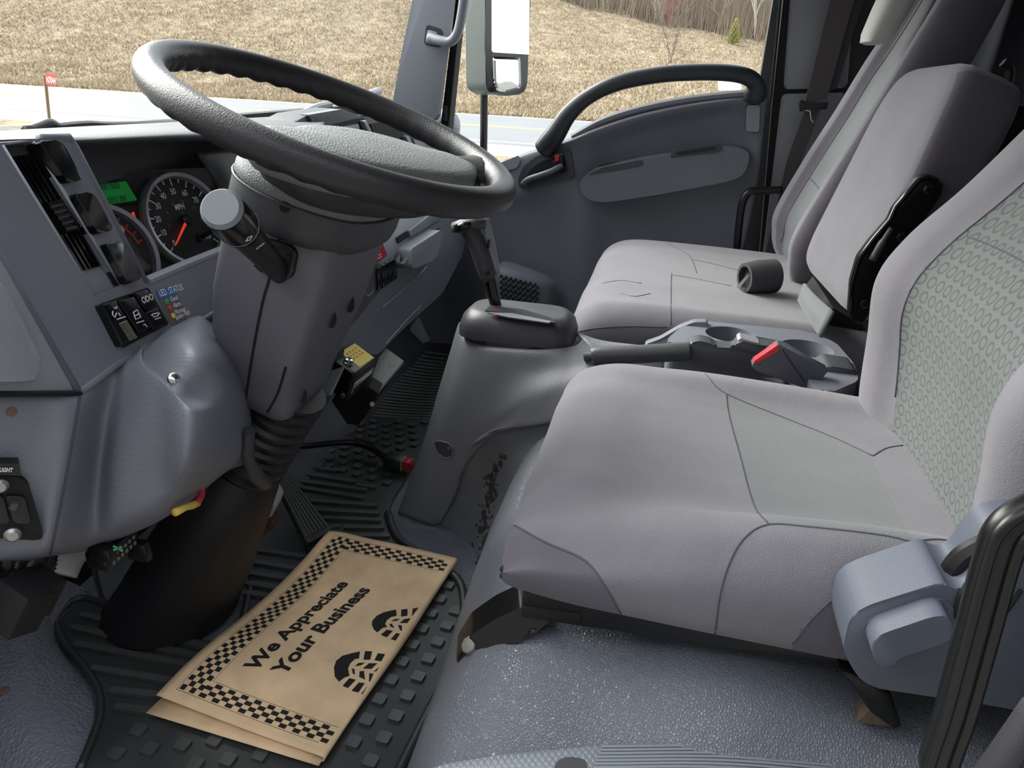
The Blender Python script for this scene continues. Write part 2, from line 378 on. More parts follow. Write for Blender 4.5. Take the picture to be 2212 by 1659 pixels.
X = [
 [1.425, 1.425, 1.42, 1.42, 1.42, 1.42, 1.42, 1.42, 1.42],
 [1.40, 1.395, 1.39, 1.385, 1.385, 1.385, 1.385, 1.385, 1.395],
 [1.40, 1.39, 1.385, 1.39, 1.41, 1.415, 1.415, 1.41, 1.395],
 [1.40, 1.39, 1.388, 1.39, 1.42, 1.425, 1.425, 1.42, 1.395],
 [1.41, 1.41, 1.40, 1.385, 1.415, 1.42, 1.42, 1.415, 1.395],
 [1.41, 1.41, 1.405, 1.38, 1.412, 1.415, 1.415, 1.41, 1.395],
 [1.405, 1.40, 1.40, 1.378, 1.402, 1.405, 1.405, 1.40, 1.395],
 [1.39, 1.385, 1.39, 1.376, 1.39, 1.39, 1.39, 1.39, 1.395],
 [1.385, 1.385, 1.385, 1.376, 1.385, 1.385, 1.385, 1.385, 1.395]]
door = M().grid(patch([dr(a, b) for a, b in zip(D, X)], 5, 6)).obj('door_1', plastic, angle=180)
struct(door)
if sum(f.normal.x for f in door.data.polygons) > 0: door.data.flip_normals()
md = door.modifiers.new('thickness', 'SOLIDIFY'); md.thickness = .03; md.offset = -1; bake(door)
tdoor = bvh(door)
def onx(x): return lambda px, py: P(px, py, 'x', x)
a = onx(1.39)
# belt capping: light strip along the window sill
M().tube(cat([P(1236, 297, 'x', 1.405), P(1300, 262, 'x', 1.405), P(1380, 236, 'x', 1.405), P(1480, 216, 'x', 1.405), P(1600, 203, 'x', 1.405), P(1655, 201, 'x', 1.405)], 6), .011, 8).obj('belt_strip', plastic_lt, door)
# armrest
arm = rnd([a(1251, 387), a(1290, 358), a(1400, 335), a(1565, 311), a(1617, 317), a(1616, 345), a(1604, 372), a(1575, 385), a(1420, 414), a(1305, 431), a(1268, 424)], .03)
M().prism([p+V((.035, 0, 0)) for p in arm], (-.075, 0, -.004), .026, 5).obj('armrest', plastic, door, angle=60)
b_ = onx(1.348)
for q in ([(1447, 341), (1452, 324), (1556, 312), (1562, 322), (1550, 330)], [(1268, 378), (1300, 362), (1386, 345), (1391, 354), (1380, 360)]):
    M().prism(rnd([b_(*c) for c in q], .006), (.004, 0, 0), .001).obj('armrest_inlay', plastic_dk, door)
M().prism(rnd([P(1458, 329, 'x', 1.345), P(1545, 317, 'x', 1.345), P(1546, 322, 'x', 1.345), P(1460, 334, 'x', 1.345)], .003), (.003, 0, 0)).obj('pull_slot', black, door)
M().prism(rnd([P(1293, 357, 'x', 1.345), P(1330, 349, 'x', 1.345), P(1330, 352, 'x', 1.345), P(1294, 361, 'x', 1.345)], .002), (.003, 0, 0)).obj('pull_slot', black, door)
# cap plate at the rear of the door
lp = rnd([a(1612, 232), a(1616, 227), a(1642, 227), a(1640, 280), a(1637, 285), a(1610, 284)], .008)
M().prism([p+V((-.001, 0, 0)) for p in lp], (-.003, 0, 0), .001).obj('cap_plate', plastic_lt, door)
M().tube([p+V((-.002, 0, 0)) for p in lp], .0015, 5, closed=True).obj('plate_gap', matte_black, door)
# inner handle
hb = onx(1.378)
M().prism(rnd([hb(1118, 388), hb(1130, 360), hb(1158, 338), hb(1224, 317), hb(1232, 322), hb(1241, 378), hb(1236, 384), hb(1140, 409), hb(1122, 408)], .012), (.02, 0, 0), .004).obj('handle_bezel', plastic_dk, door)
M().prism(rnd([P(1129, 396, 'x', 1.375), P(1146, 366, 'x', 1.375), P(1170, 348, 'x', 1.375), P(1218, 334, 'x', 1.375), P(1224, 360, 'x', 1.375), P(1226, 371, 'x', 1.375), P(1180, 388, 'x', 1.375)], .01), (.003, 0, 0)).obj('handle_recess', matte_black, door)
hl = M().tube(cat([P(1131, 396, 'x', 1.365), P(1142, 387, 'x', 1.352), P(1165, 379, 'x', 1.345), P(1190, 370, 'x', 1.35), P(1214, 357, 'x', 1.365)], 6), [.011]*25, 10, flat=.7).obj('door_lever', plastic, door, angle=180)
M().box(P(1208, 342, 'x', 1.365), (.016, .024, .026), bev=.004).obj('lock_tab', black, door)
M().box(P(1203, 342, 'x', 1.356), (.004, .012, .018), bev=.001).obj('lock_flag', red_plastic, door, label='small red flag on the lock tab')
M().lathe([(.009, 0), (.009, .004), (.005, .005)], P(1197, 353, 'x', 1.372), (-1, 0, 0), 12).obj('lock_screw', black, door)
M().prism(rnd([a(1080, 352), a(1122, 335), a(1124, 348), a(1118, 362), a(1078, 374)], .008), (-.003, 0, 0), .001).obj('corner_cap', plastic_lt, door)
# grab arch over the sill
ga = cat([P(1176, 322, 'x', 1.385), P(1200, 290, 'x', 1.36), P(1228, 247, 'x', 1.35), P(1272, 208, 'x', 1.345), P(1335, 179, 'x', 1.345), P(1420, 162, 'x', 1.345), P(1500, 156, 'x', 1.345), P(1570, 157, 'x', 1.345), P(1612, 165, 'x', 1.35), P(1632, 182, 'x', 1.365), P(1631, 208, 'x', 1.39)], 8)
nn = len(ga); rr = [.0215+.010*sstep(.32, 0, i/nn)+.010*sstep(.86, .97, i/nn) for i in range(nn)]
M().tube(ga, rr, 14, flat=[1.0]*nn).obj('grab_arch', mat('grab_arch_plastic', (50, 52, 57), .34, GR), door, angle=180)
# speaker pod and its grille of holes
sp = M().grid(patch([dr([(1060, 590), (1085, 565), (1130, 575), (1190, 600), (1215, 625)], [1.35]*5), dr([(1050, 600), (1080, 588), (1130, 598), (1185, 618), (1205, 640)], [1.30, 1.29, 1.29, 1.31, 1.34]), dr([(1050, 650), (1085, 645), (1130, 652), (1180, 665), (1195, 680)], [1.28, 1.275, 1.28, 1.30, 1.33]), dr([(1050, 760), (1090, 760), (1130, 755), (1175, 745), (1190, 740)], [1.28, 1.275, 1.28, 1.30, 1.33])], 4, 4)).obj('speaker_pod', plastic, door, angle=180)
ts = bvh(sp)
for i in range(8):
    for j in range(10):
        px = 1083+i*10.4+(j % 2)*5.2; py = 597+j*6.2+i*2.6
        if py > 657 or px > 1166 or px-1080 > (py-585)*3+30: continue
        c = cast(ts, px, py, .0010)
        if c is None: continue
        M().lathe([(.0052, 0), (.0052, .0006)], c, (-1, .15, .25), 8).obj('speaker_hole', matte_black, door)
# ================================================================== OUTDOORS
def hill(X, Y):
    if X < 29.5: return -.85
    t = X-29.5
    crest = 4.9+.14*Y if Y < 10 else 6.3+.22*(Y-10)
    s = min(t/46, 1.0)
    z = (crest+.85)*(s*s*(1.6-.6*s)) if s < 1 else crest+.85+(t-46)*.16
    return -.85+z*.985+.12*math.sin(X*.7+Y*.4)*sstep(0, 6, t)+.1*math.sin(Y*.9-X*.3)*sstep(0, 6, t)
grass_m = mat('dry_grass_ground', (142, 128, 108), 1, [('noise', 6, .8, .15)], spec=.05, var=(1.3, .35))
G = [[V((X, Y, hill(X, Y)-(.0 if X > 29.5 else 0))) for Y in [-160+8*j for j in range(19)]+[-8+2.0*j for j in range(60)]+[112+8*j for j in range(12)]] for X in [29.5+1.5*i for i in range(36)]+[84, 90, 100, 120, 160, 220]]
hs = struct(M().grid(G).obj('hillside', grass_m, angle=180))
struct(M().grid([[V((x, y, -.88)) for y in (-160, -40, 0, 40, 200)] for x in (-80, -20, 0, 10, 14.8)]).obj('ground', mat('verge_gravel', (118, 117, 114), 1, [('noise', 9, .6, .08)], spec=.05, var=(2, .3)), smooth=False))
asph = mat('asphalt', (112, 114, 117), .85, [('noise', 60, .3, .01)], var=(.6, .06))
rd = struct(M().box((24.0, 20, -.9), (12.0, 400, .1)).obj('road', asph, smooth=False))
M().box((16.4, 20, -.905), (3.7, 400, .1)).obj('gravel_shoulder', mat('pale_gravel', (146, 145, 138), .95, [('noise', 25, .4, .02)], var=(3, .1)), rd, smooth=False)
ylw = mat('road_yellow', (205, 180, 105), .8); wht = mat('road_white', (225, 226, 224), .8)
for x in (23.55, 23.95): M().box((x, 20, -.848), (.14, 400, .006)).obj('centre_line', ylw, rd, smooth=False)
for x in (18.6, 29.3): M().box((x, 20, -.848), (.2, 400, .006)).obj('edge_line', wht, rd, smooth=False)
M().grid([[V((x, y, z)) for y in (-160, 0, 160, 200)] for x, z in ((14.2, -.9), (14.9, -.80), (15.3, -.86))]).obj('grass_edge', grass_m, rd, angle=180)
# unseen wall added behind the camera to block skylight at the open doorway
struct(M().box((-3.4, 0, 1.35), (.25, 26, 4.5), bev=.02).obj('added_sky_blocker', mat('sky_blocker_grey', (120, 120, 120), .9, var=(2, .08))))
# straw tufts
def tufts(n, seed, fx):
    r = random.Random(seed); vs = []; fs = []
    for _ in range(n):
        X, Y = fx(r); z = hill(X, Y)-.02; h = r.uniform(.08, .24); w = r.uniform(.014, .04)
        a_ = r.uniform(0, 6.28); l = r.uniform(.05, .26); k = r.uniform(0, 6.28)
        b0 = len(vs)
        vs += [(X-w*math.cos(a_), Y-w*math.sin(a_), z), (X+w*math.cos(a_), Y+w*math.sin(a_), z), (X+l*math.cos(k), Y+l*math.sin(k), z+h)]
        fs.append((b0, b0+1, b0+2))
    return vs, fs
def fxh(r):
    while True:
        X = 30+46*r.random()**1.3; Y = -16+r.random()*(X*1.05+16)
        return X, Y
gvs = []; gfs = []; gmi = []
for k, (n, sd_) in enumerate(((110000, 3), (50000, 5), (45000, 9))):
    vs, fs = tufts(n, sd_, fxh); b0 = len(gvs); gvs += vs; gfs += [(a+b0, b+b0, c+b0) for a, b, c in fs]; gmi += [k]*len(fs)
me = bpy.data.meshes.new('hill_grass'); me.from_pydata(gvs, [], gfs)
for nm, rgb in (('straw_grass', (165, 149, 124)), ('brown_grass', (136, 119, 99)), ('pale_grass', (188, 178, 158))): me.materials.append(mat(nm, rgb, 1, spec=.02))
me.polygons.foreach_set('material_index', gmi)
o = bpy.data.objects.new('hill_grass', me); COL.objects.link(o); o['kind'] = 'stuff'; tag(o, 'dry straw coloured grass covering the hillside beyond the road', 'grass')
# bare trees
bark = [mat('bark_grey', (146, 136, 128), .9), mat('bark_brown', (126, 114, 102), .9), mat('bark_pale', (176, 168, 160), .9), mat('bark_red', (158, 116, 108), .9)]
def bare_tree(seed, h, stems, mtr, spread=.5, depth=3, thin=1.0):
    r = random.Random(seed); m = M()
    def grow(p, d, l, rad, k):
        pts = [p]; q = p
        for i in range(3):
            d = (d+V((r.uniform(-.2, .2), r.uniform(-.2, .2), r.uniform(-.05, .15)))).normalized(); q = q+d*l/3; pts.append(q)
        m.tube(pts, [rad, rad*.85, rad*.65, rad*.4], 4, caps=False)
        if k > 0:
            for i in range(r.choice((4, 5, 6))):
                t = r.choice(pts[1:]); e = (d+V((r.uniform(-1, 1), r.uniform(-1, 1), r.uniform(-.1, .8)))*spread*1.6).normalized()
                grow(t, e, l*r.uniform(.45, .7), rad*.5, k-1)
    for s in range(stems):
        e = V((r.uniform(-.3, .3), r.uniform(-.35, .35), 1)).normalized() if stems > 1 else V((r.uniform(-.05, .05), r.uniform(-.05, .05), 1)).normalized()
        grow(V((r.uniform(-.1, .1)*stems*.3, r.uniform(-.1, .1)*stems*.3, -.15)), e, h*.62, h*.013*thin, depth)
    me_o = m.obj('bare_tree', mtr, None, smooth=False, normals=False); return me_o
protos = [bare_tree(11+i, 9, 1, bark[i % 3], .45, 3) for i in range(5)]+[bare_tree(41+i, 4.5, 4, bark[(i+1) % 3], .6, 2, .7) for i in range(3)]
r = random.Random(5); k = 0; spots = []
while len(spots) < 120 and k < 6000:
    k += 1; c_ = (r.uniform(77, 110), r.uniform(-26, 17))
    if (c_[1] > 8 and c_[0] < 80) or any(math.hypot(c_[0]-a_, c_[1]-b_) < 2.6 for a_, b_ in spots): continue
    spots.append(c_)
TG = 'bare trees in the wood on the hilltop'
for i, (X, Y) in enumerate(spots):
    pr = protos[r.randrange(8)]
    if i < 8: o = protos[i]
    else: o = pr.copy(); COL.objects.link(o)
    o.location = (X, Y, hill(X, Y)-.1); o.rotation_euler = (0, 0, r.uniform(0, 6.28)); s = r.uniform(.75, 1.25); o.scale = (s, s, s)
    tag(o, 'leafless grey brown tree standing in the wood on top of the hill', 'tree', TG)
def tree_at(o, px, py, X, label, catg, up=None):
    Y = P(px, py, 'x', X).y; o.location = (X, Y, hill(X, Y)-.1); tag(o, label, catg); return o
t1 = bare_tree(77, 4.6, 5, bark[1], .42, 2, .55); t1.name = 'multi_stem_tree'
tree_at(t1, 1448, 142, 57, 'lone leafless multi-stemmed tree standing on the open slope below the wood', 'tree')
t2 = bare_tree(99, 4.6, 6, bark[3], .5, 3, .5); t2.name = 'red_twig_bush'
tree_at(t2, 1445, 60, 76.5, 'reddish leafless bush at the edge of the wood behind the lone tree', 'bush')
m = M(); r = random.Random(4)
for i in range(60):
    z = .2+1.9*i/60; l = (.75*(1-i/62)+.08); a_ = i*2.4
    m.tube([V((0, 0, z)), V((math.cos(a_)*l*.6, math.sin(a_)*l*.6, z+.02)), V((math.cos(a_)*l, math.sin(a_)*l, z+.14))], [.06, .1, .02], 4)
m.tube([V((0, 0, -.2)), V((0, 0, 2.2))], [.05, .02], 5)
t3 = m.obj('young_conifer', mat('yellow_green_needles', (136, 134, 78), .9), smooth=False, normals=False)
tree_at(t3, 1585, 85, 73, 'small yellow-green conifer in front of the wood', 'tree')
# brushwood between the trunks
vs = []; fs = []; r = random.Random(8)
for _ in range(26000):
    Y = r.uniform(-26, 18); X = r.uniform(76.5, 104); z = hill(X, Y)-.05; h = r.uniform(.8, 4.2); dx, dy = r.uniform(-.5, .5), r.uniform(-.5, .5); b0 = len(vs)
    vs += [(X, Y-.03, z), (X, Y+.03, z), (X+dx, Y+dy, z+h)]; fs.append((b0, b0+1, b0+2))
me = bpy.data.meshes.new('brushwood'); me.from_pydata(vs, [], fs)
for c_ in ((132, 120, 106), (158, 144, 126), (112, 100, 90)): me.materials.append(mat('brushwood', c_, .95, spec=.02))
me.polygons.foreach_set('material_index', [i % 3 for i in range(len(fs))])
o = bpy.data.objects.new('brushwood', me); COL.objects.link(o); o['kind'] = 'stuff'; tag(o, 'tangled grey brown brushwood at the foot of the hilltop wood', 'brushwood')
# house number sign
sp0 = V((15.6, P(108, 268, 'x', 15.6).y, -.87))
sg = thing('address_sign', 'small red house number sign N7044 on a brown roadside post', 'sign', sp0)
ptop = P(97, 162, 'x', 15.6)
M().tube([sp0, ptop], .035, 6).obj('post', mat('brown_post', (112, 92, 62), .8), sg)
su = (P(129, 167, 'x', 15.4)-P(99, 163, 'x', 15.6)).normalized(); sv = (P(99, 163, 'x', 15.6)-P(101, 184, 'x', 15.6)).normalized()
q0 = P(99.5, 183, 'x', 15.55)
pl = [q0, q0+su*.42, q0+su*.42+sv*.26, q0+sv*.26]
nrm = su.cross(sv).normalized()
if nrm.dot(ray(110, 170)) > 0: nrm = -nrm
M().prism(rnd(pl, .02), -nrm*.01).obj('sign_plate', mat('sign_red', (205, 70, 62), .5), sg)
m = M(); text(m, 'N7044', frame(q0+su*.035+sv*.05+nrm*.004, su, sv), size=.2, bold=.006, xs=.72); m.obj('sign_lettering', white_print, sg, smooth=False)
# wiper at the windscreen foot
wp = thing('windscreen_wiper', 'black wiper arm lying along the foot of the windscreen on the driver side', 'wiper', P(140, 275, 'y', .90))
M().tube(cat([P(60, 284, 'y', .90), P(85, 275, 'y', .90), P(105, 268, 'y', .90), P(118, 274, 'y', .90)], 4), .011, 8, flat=.8).obj('wiper_pivot', black, wp, angle=180)
M().tube(cat([P(115, 276, 'y', .90), P(190, 269, 'y', .90), P(250, 271, 'y', .90), P(400, 266, 'y', .90)], 4), .006, 6).obj('wiper_blade', black, wp)
wp = thing('windscreen_wiper', 'pale wiper end seen above the far dashboard beyond the steering wheel rim', 'wiper', P(700, 235, 'y', .90))
M().tube(cat([P(652, 247, 'y', .90), P(685, 232, 'y', .90), P(712, 226, 'y', .90)], 4), .010, 8).obj('wiper_arm', plastic_lt, wp)
M().tube([P(790, 207, 'y', .92), P(818, 197, 'y', .92)], .012, 8).obj('wiper_tip', plastic_lt, wp)
# ---- outside mirror
mc = P(1102, 62, 'x', 1.82)
dm = ray(1102, 62).normalized(); want = V((.30, -.95, .13)).normalized()
mn = (want-dm).normalized(); mr_ = mn.cross(V((0, 0, 1))).normalized()
if mr_.dot(IX) < 0: mr_ = -mr_
mu = mr_.cross(mn).normalized()
if mu.z < 0: mu = -mu
mir = thing('side_mirror', 'tall black framed door mirror with two glasses outside the passenger window', 'mirror', mc)
def onm(px, py, off=0.0): return PP(px, py, (mn, mc+mn*off))
frm = rnd([onm(1063, -190), onm(1148, -190), onm(1145, 20), onm(1139, 185), onm(1131, 203), onm(1090, 208), onm(1064, 195), onm(1061, 100)], .02)
M().prism(frm, -mn*.03, .006).obj('mirror_frame', black, mir)
hs_ = rnd([onm(1060, -200), onm(1140, -200), onm(1137, 180), onm(1128, 200), onm(1085, 206), onm(1062, 190)], .02)
back = [p-mn*.10+mr_*-.02 for p in hs_]; cen = sum(back, V((0, 0, 0)))/len(back); back2 = [cen+(p-cen)*.7-mn*.03 for p in back]
M().loft([[p-mn*.028 for p in hs_], [p-mn*.07-mr_*.012 for p in hs_], back, back2]).obj('mirror_housing', mat('mirror_shell', (150, 156, 150), .3), mir, angle=50)
mg = mat('mirror_glass', (240, 242, 242), .01, metal=1)
M().prism(rnd([onm(1062, -170, .002), onm(1144, -170, .002), onm(1141, 118, .002), onm(1062, 113, .002)], .006), mn*.003).obj('main_glass', mg, mir, smooth=False)
want2 = V((.05, -.99, -.02)).normalized(); m2 = (want2-dm).normalized()
cg = rnd([onm(1064, 122, .003), onm(1124, 124, .003), onm(1126, 190, .003), onm(1092, 199, .003), onm(1072, 196, .003), onm(1066, 178, .003)], .012)
c0 = sum(cg, V((0, 0, 0)))/len(cg)
rings = []
for k in range(5):
    f = 1-k/4.6; rings.append([c0+(p-c0)*f+mn*(.006*(1-f*f)) for p in cg])
cgo = M().loft(rings).obj('convex_glass', mg, mir, angle=180)
M().tube([onm(1046, 196, -.10), onm(1044, 420, -.10)], .0135, 8).obj('mirror_arm', black, mir)

# ================================================================== DASHBOARD
dash = thing('dashboard', 'grey plastic dashboard running the full width of the cab under the windscreen', 'dashboard', (.1, .7, .5))
def tplane(y0, z0, k):
    return (V((0, -1, k)).normalized(), V((0, y0, z0)))
def off(pl, d): return (pl[0], pl[1]+pl[0]*d)
def pts(px, pl): return [PP(a, b, pl) for a, b in px]
POD = tplane(.62, .69, .30); CLU = (V((-.24, -1, .38)).normalized(), PP(400, 475, tplane(.69, .66, .3))); CEN = tplane(.60, .45, .14)
pw = V((0, .3, 1)).normalized(); pu = V((1, 0, 0))
# dash top
_tr = [[(-160, 300, 'y', .87), (0, 283, 'y', .87), (200, 272, 'y', .87), (430, 261, 'y', .87), (640, 249, 'y', .87), (700, 246, 'y', .87)],
  [(-160, 308, 'y', .80), (0, 289, 'y', .80), (200, 279, 'y', .80), (430, 270, 'y', .80), (640, 258, 'y', .80), (700, 256, 'y', .80)],
  [(-160, 314, 'y', .70), (0, 296, 'y', .70), (200, 287, 'y', .70), (430, 279, 'y', .70), (640, 272, 'y', .72), (700, 268, 'y', .72)],
  [(-160, 322, 'y', .665), (0, 306, 'y', .665), (200, 298, 'y', .665), (430, 288, 'y', .665), (640, 285, 'y', .69), (700, 280, 'y', .69)],
  [(-160, 330, 'y', .665), (0, 316, 'y', .665), (200, 309, 'y', .665), (430, 300, 'y', .665), (640, 298, 'y', .69), (700, 292, 'y', .69)],
  [(-160, 334, 'y', .69), (0, 321, 'y', .69), (200, 315, 'y', .69), (430, 306, 'y', .69), (640, 304, 'y', .71), (700, 298, 'y', .71)]]
for r_ in _tr:
    e_ = P(*r_[0]); r_.insert(0, V((-.425, e_.y, e_.z-.004)))
top = M().grid(patch(_tr, 4, 5)).obj('dash_top', dash_top, dash, angle=180, solid=.006, so=-1)
M().prism(rnd([V((-.42, .655, .50)), V((-.42, .87, .50)), V((-.42, .87, .775)), V((-.42, .68, .775)), V((-.42, .655, .74))], .01), (.22, 0, 0), .004).obj('dash_end', plastic_dk, dash)
# dark wall behind the instruments
M().prism([P(-60, 318, 'y', .735), P(640, 290, 'y', .735), P(640, 420, 'y', .735), P(560, 640, 'y', .72), P(100, 640, 'y', .72)], (0, .02, 0)).obj('cluster_surround', mat('cluster_surround_plastic', (44, 45, 48), .55, GR), dash, smooth=False)
M().grid(patch([[(430, 330, 'y', .70), (462, 385, 'y', .69), (492, 440, 'y', .66), (520, 500, 'y', .64)], [(470, 320, 'y', .70), (500, 375, 'y', .68), (530, 440, 'y', .65), (560, 500, 'y', .63)], [(560, 310, 'y', .70), (590, 370, 'y', .68), (600, 440, 'y', .65), (620, 500, 'y', .63)]], 4, 4)).obj('binnacle_cheek', plastic_dk, dash, solid=.01, angle=180)
# pod with vent and switch blanks
pod_a = [(-140, 330), (0, 311), (4, 314), (203, 637), (250, 786), (167, 848), (0, 562), (-140, 350)]
pod_b = [(0, 311), (86, 300), (148, 297), (160, 318), (312, 612), (330, 606), (476, 544), (540, 536), (540, 664), (470, 668), (432, 692), (250, 786), (203, 637), (262, 617), (70, 306), (4, 314)]
M().prism(pts(pod_a, POD), -POD[0]*.045).prism(pts(pod_b, POD), -POD[0]*.045).obj('switch_pod', plastic, dash, angle=30)
for ln in ([(-140, 352), (0, 563), (167, 848)], [(167, 848), (250, 786), (432, 692), (470, 668)], [(86, 300), (148, 298), (160, 319), (312, 612)]):
    M().tube([PP(a_, b_, off(POD, -.004)) for a_, b_ in ln], .0055, 8).obj('pod_edge', plastic, dash, angle=180)
for ln in ([(4, 314), (203, 637)], [(70, 306), (262, 617)]):
    M().tube([PP(a_, b_, off(POD, -.001)) for a_, b_ in ln], .0022, 6).obj('vent_edge', plastic_lt, dash, angle=180)
VE = off(POD, -.007)
M().prism(pts([(0, 310), (76, 300), (266, 618), (200, 640)], off(POD, -.026)), -POD[0]*.004).obj('vent_back', matte_black, dash)
for i in range(5):
    f = (i+.5)/5
    a0 = lerp(V((26, 340, 0)), V((82, 332, 0)), f); a1 = lerp(V((174, 586, 0)), V((221, 574, 0)), f)
    p0 = PP(a0.x, a0.y, VE); p1 = PP(a1.x, a1.y, VE)
    M().prism([p0-pu*.0014, p0+pu*.0014, p1+pu*.0014, p1-pu*.0014], -POD[0]*.018).obj('vent_slat', gloss_black, dash)
M().prism(pts([(174, 586), (222, 573), (262, 617), (203, 637)], off(POD, -.012)), -POD[0]*.03).obj('vent_ramp', plastic_lt, dash)
M().prism(pts([(5, 314), (70, 306), (84, 330), (26, 338)], off(POD, -.012)), -POD[0]*.03).obj('vent_ramp', plastic_dk, dash)
kn = M()
for i in range(5):
    c = PP(117+i*8.2, 444+i*12, off(POD, -.004)); kn.tube([c-pu*.010, c+pu*.010], .0052, 10)
kn.obj('vent_knob', gloss_black, dash)
for q in ([(84, 304), (129, 302), (140, 315), (178, 385), (173, 390), (147, 395), (140, 385)], [(162, 418), (196, 413), (210, 428), (245, 491), (241, 498), (213, 505), (206, 495)], [(229, 526), (264, 521), (276, 537), (309, 594), (304, 603), (278, 614), (271, 603)]):
    M().prism(rnd(pts(q, off(POD, .011)), .005, 3), -POD[0]*.02, .004, 3).obj('switch_blank', gloss_black, dash)
# side trim left of the pod with its lid
SID = tplane(.585, .60, .12)
M().prism(pts([(-180, 420), (-140, 352), (0, 560), (168, 849), (-180, 852)], SID), (0, .05, 0), .003).obj('trim_panel', plastic_lt, dash)
M().prism(rnd(pts([(-120, 590), (0, 598), (22, 640), (92, 782), (92, 812), (60, 824), (-120, 826)], off(SID, .012)), .014, 4), (0, .03, 0), .010, 4).obj('fuse_lid', plastic_lt, dash, angle=60)
for q in ((26, 668), (44, 706)):
    M().prism(rnd(pts([(q[0]-4, q[1]-10), (q[0]+5, q[1]-6), (q[0]+16, q[1]+18), (q[0]+8, q[1]+20)], off(SID, .004)), .002), -SID[0]*.004).obj('hinge_slot', matte_black, dash)
# small switches
SW = off(POD, .006)
pads = [[(219, 658), (251, 648), (298, 727), (265, 749)], [(255, 650), (290, 640), (331, 704), (301, 722)], [(290, 633), (318, 625), (339, 658), (314, 670)], [(313, 675), (340, 663), (363, 698), (333, 713)]]
M().prism(rnd(pts([(214, 657), (287, 632), (320, 620), (366, 700), (330, 718), (264, 753)], off(POD, .0006)), .004), -POD[0]*.01).obj('switch_well', matte_black, dash)
def strokes(m, lines, pl, r=.0006, closed=False):
    for l in lines: m.tube([PP(a, b, pl) for a, b in l], r, 5, closed=closed)
ic = [[[(244, 672), (243, 680), (248, 686), (252, 676)], [(246, 664), (250, 667)], [(252, 662), (252, 666)], [(256, 676), (260, 682)], [(253, 690), (271, 684)]],
      [[(288, 675), (296, 669), (304, 685), (293, 690), (288, 675)], [(290, 683), (301, 678)], [(295, 698), (311, 693)], [(310, 702), (313, 700), (318, 706)]],
      [], [[(328, 681), (333, 685), (341, 682), (344, 676)], [(327, 681), (330, 679), (341, 676)], [(335, 690), (347, 686)]]]
for q, ln in zip(pads, ic):
    s = M().prism(rnd(pts(q, off(POD, .010)), .003, 3), -POD[0]*.012, .0025, 2).obj('switch', gloss_black, dash)
    if ln:
        m = M(); strokes(m, ln, off(POD, .0103)); m.obj('switch_symbol', white_print, s)
m = M(); text(m, 'ODO', frame(PP(309, 656, off(POD, .0106)), pu, pw), size=.0105, bold=.0002, xs=.8); m.obj('switch_symbol', white_print, dash, smooth=False)
m = M()
for i in range(9):
    c = PP(266+i*2.6, 697+i*4.2, off(POD, .011)); m.box(c, (.011, .003, .0014))
m.obj('dimmer_wheel', mat('dimmer_ribs', (120, 112, 100), .4), dash, smooth=False)
# status sticker
sq = pts([(335, 627), (376, 616), (406, 688), (371, 704)], off(POD, .0008))
su_, sw_ = (sq[1]-sq[0]), (sq[3]-sq[0])
def stk(u, v, d=0): 
    return sq[0]*(1-u)*(1-v)+sq[1]*u*(1-v)+sq[2]*u*v+sq[3]*(1-u)*v+POD[0]*d
sti = M().prism(rnd(sq, .006, 4), -POD[0]*.0007).obj('status_sticker', mat('sticker_grey', (98, 90, 96), .4), dash, smooth=False, label='grey LED STATUS sticker with a blue heading')
M().prism(rnd([stk(.03, .03, .0003), stk(.97, .03, .0003), stk(.985, .24, .0003), stk(.01, .24, .0003)], [.004, .004, .0005, .0005], 3), -POD[0]*.0003).obj('sticker_heading', mat('sticker_blue', (46, 98, 180), .4), sti, smooth=False)
m = M()
for tx, u, v, sz in (('LED  STATUS', .08, .19, .0115), ('Good', .5, .40, .0085), ('Alarm', .5, .58, .0085), ('Warning', .42, .77, .0085), ('System Fault', .32, .90, .0085)):
    L_ = (stk(u+.5, v)-stk(u, v)).normalized()
    text(m, tx, frame(stk(u, v, .0009), L_, (stk(u, v-.2)-stk(u, v)).normalized()), size=sz, bold=.00012, xs=.68)
m.obj('sticker_lettering', white_print, sti, smooth=False)
for v, c in ((.37, (40, 160, 90)), (.56, (215, 50, 50)), (.77, (225, 205, 60))):
    M().lathe([(.0035, 0), (.0035, .0006), (.002, .001)], stk(.3, v, .0002), POD[0], 14).obj('sticker_dot', mat('dot_%d' % c[0], c, .4), sti)
# ---- instrument cluster
M().prism(pts([(150, 392), (330, 366), (450, 362), (540, 450), (560, 600), (310, 640), (240, 600)], off(CLU, -.004)), -CLU[0]*.01).obj('cluster_face', mat('cluster_face', (30, 30, 32), .5), dash, smooth=False)
alu = mat('gauge_ring', (150, 152, 158), .35, metal=.6)
def gauge(c, R, name):
    g = M().lathe([(R-.002, .001), (R, .008), (R+.005, .010), (R+.008, .006), (R+.008, -.003)], c, CLU[0], 64, caps=False).obj('gauge_ring', alu, dash)
    M().lathe([(R, -.002), (R, .0005)], c, CLU[0], 64).obj('gauge_dial', mat(name, (24, 24, 26), .45), g)
    return g
def gpt(c, R, ang, d=.001): return c+(pu*math.cos(ang)+pw*math.sin(ang))*R+CLU[0]*d
pu, pw = CLU[0].cross(V((0, 0, 1))).normalized()*-1, None
pw = CLU[0].cross(pu)
if pw.z < 0: pw = -pw
cs = PP(399, 476, CLU); spd = gauge(cs, .0625, 'speed_dial')
ctc = PP(234, 556, CLU); tac = gauge(ctc, .064, 'tach_dial')
m = M()
A0, A1 = math.radians(222), math.radians(-42)
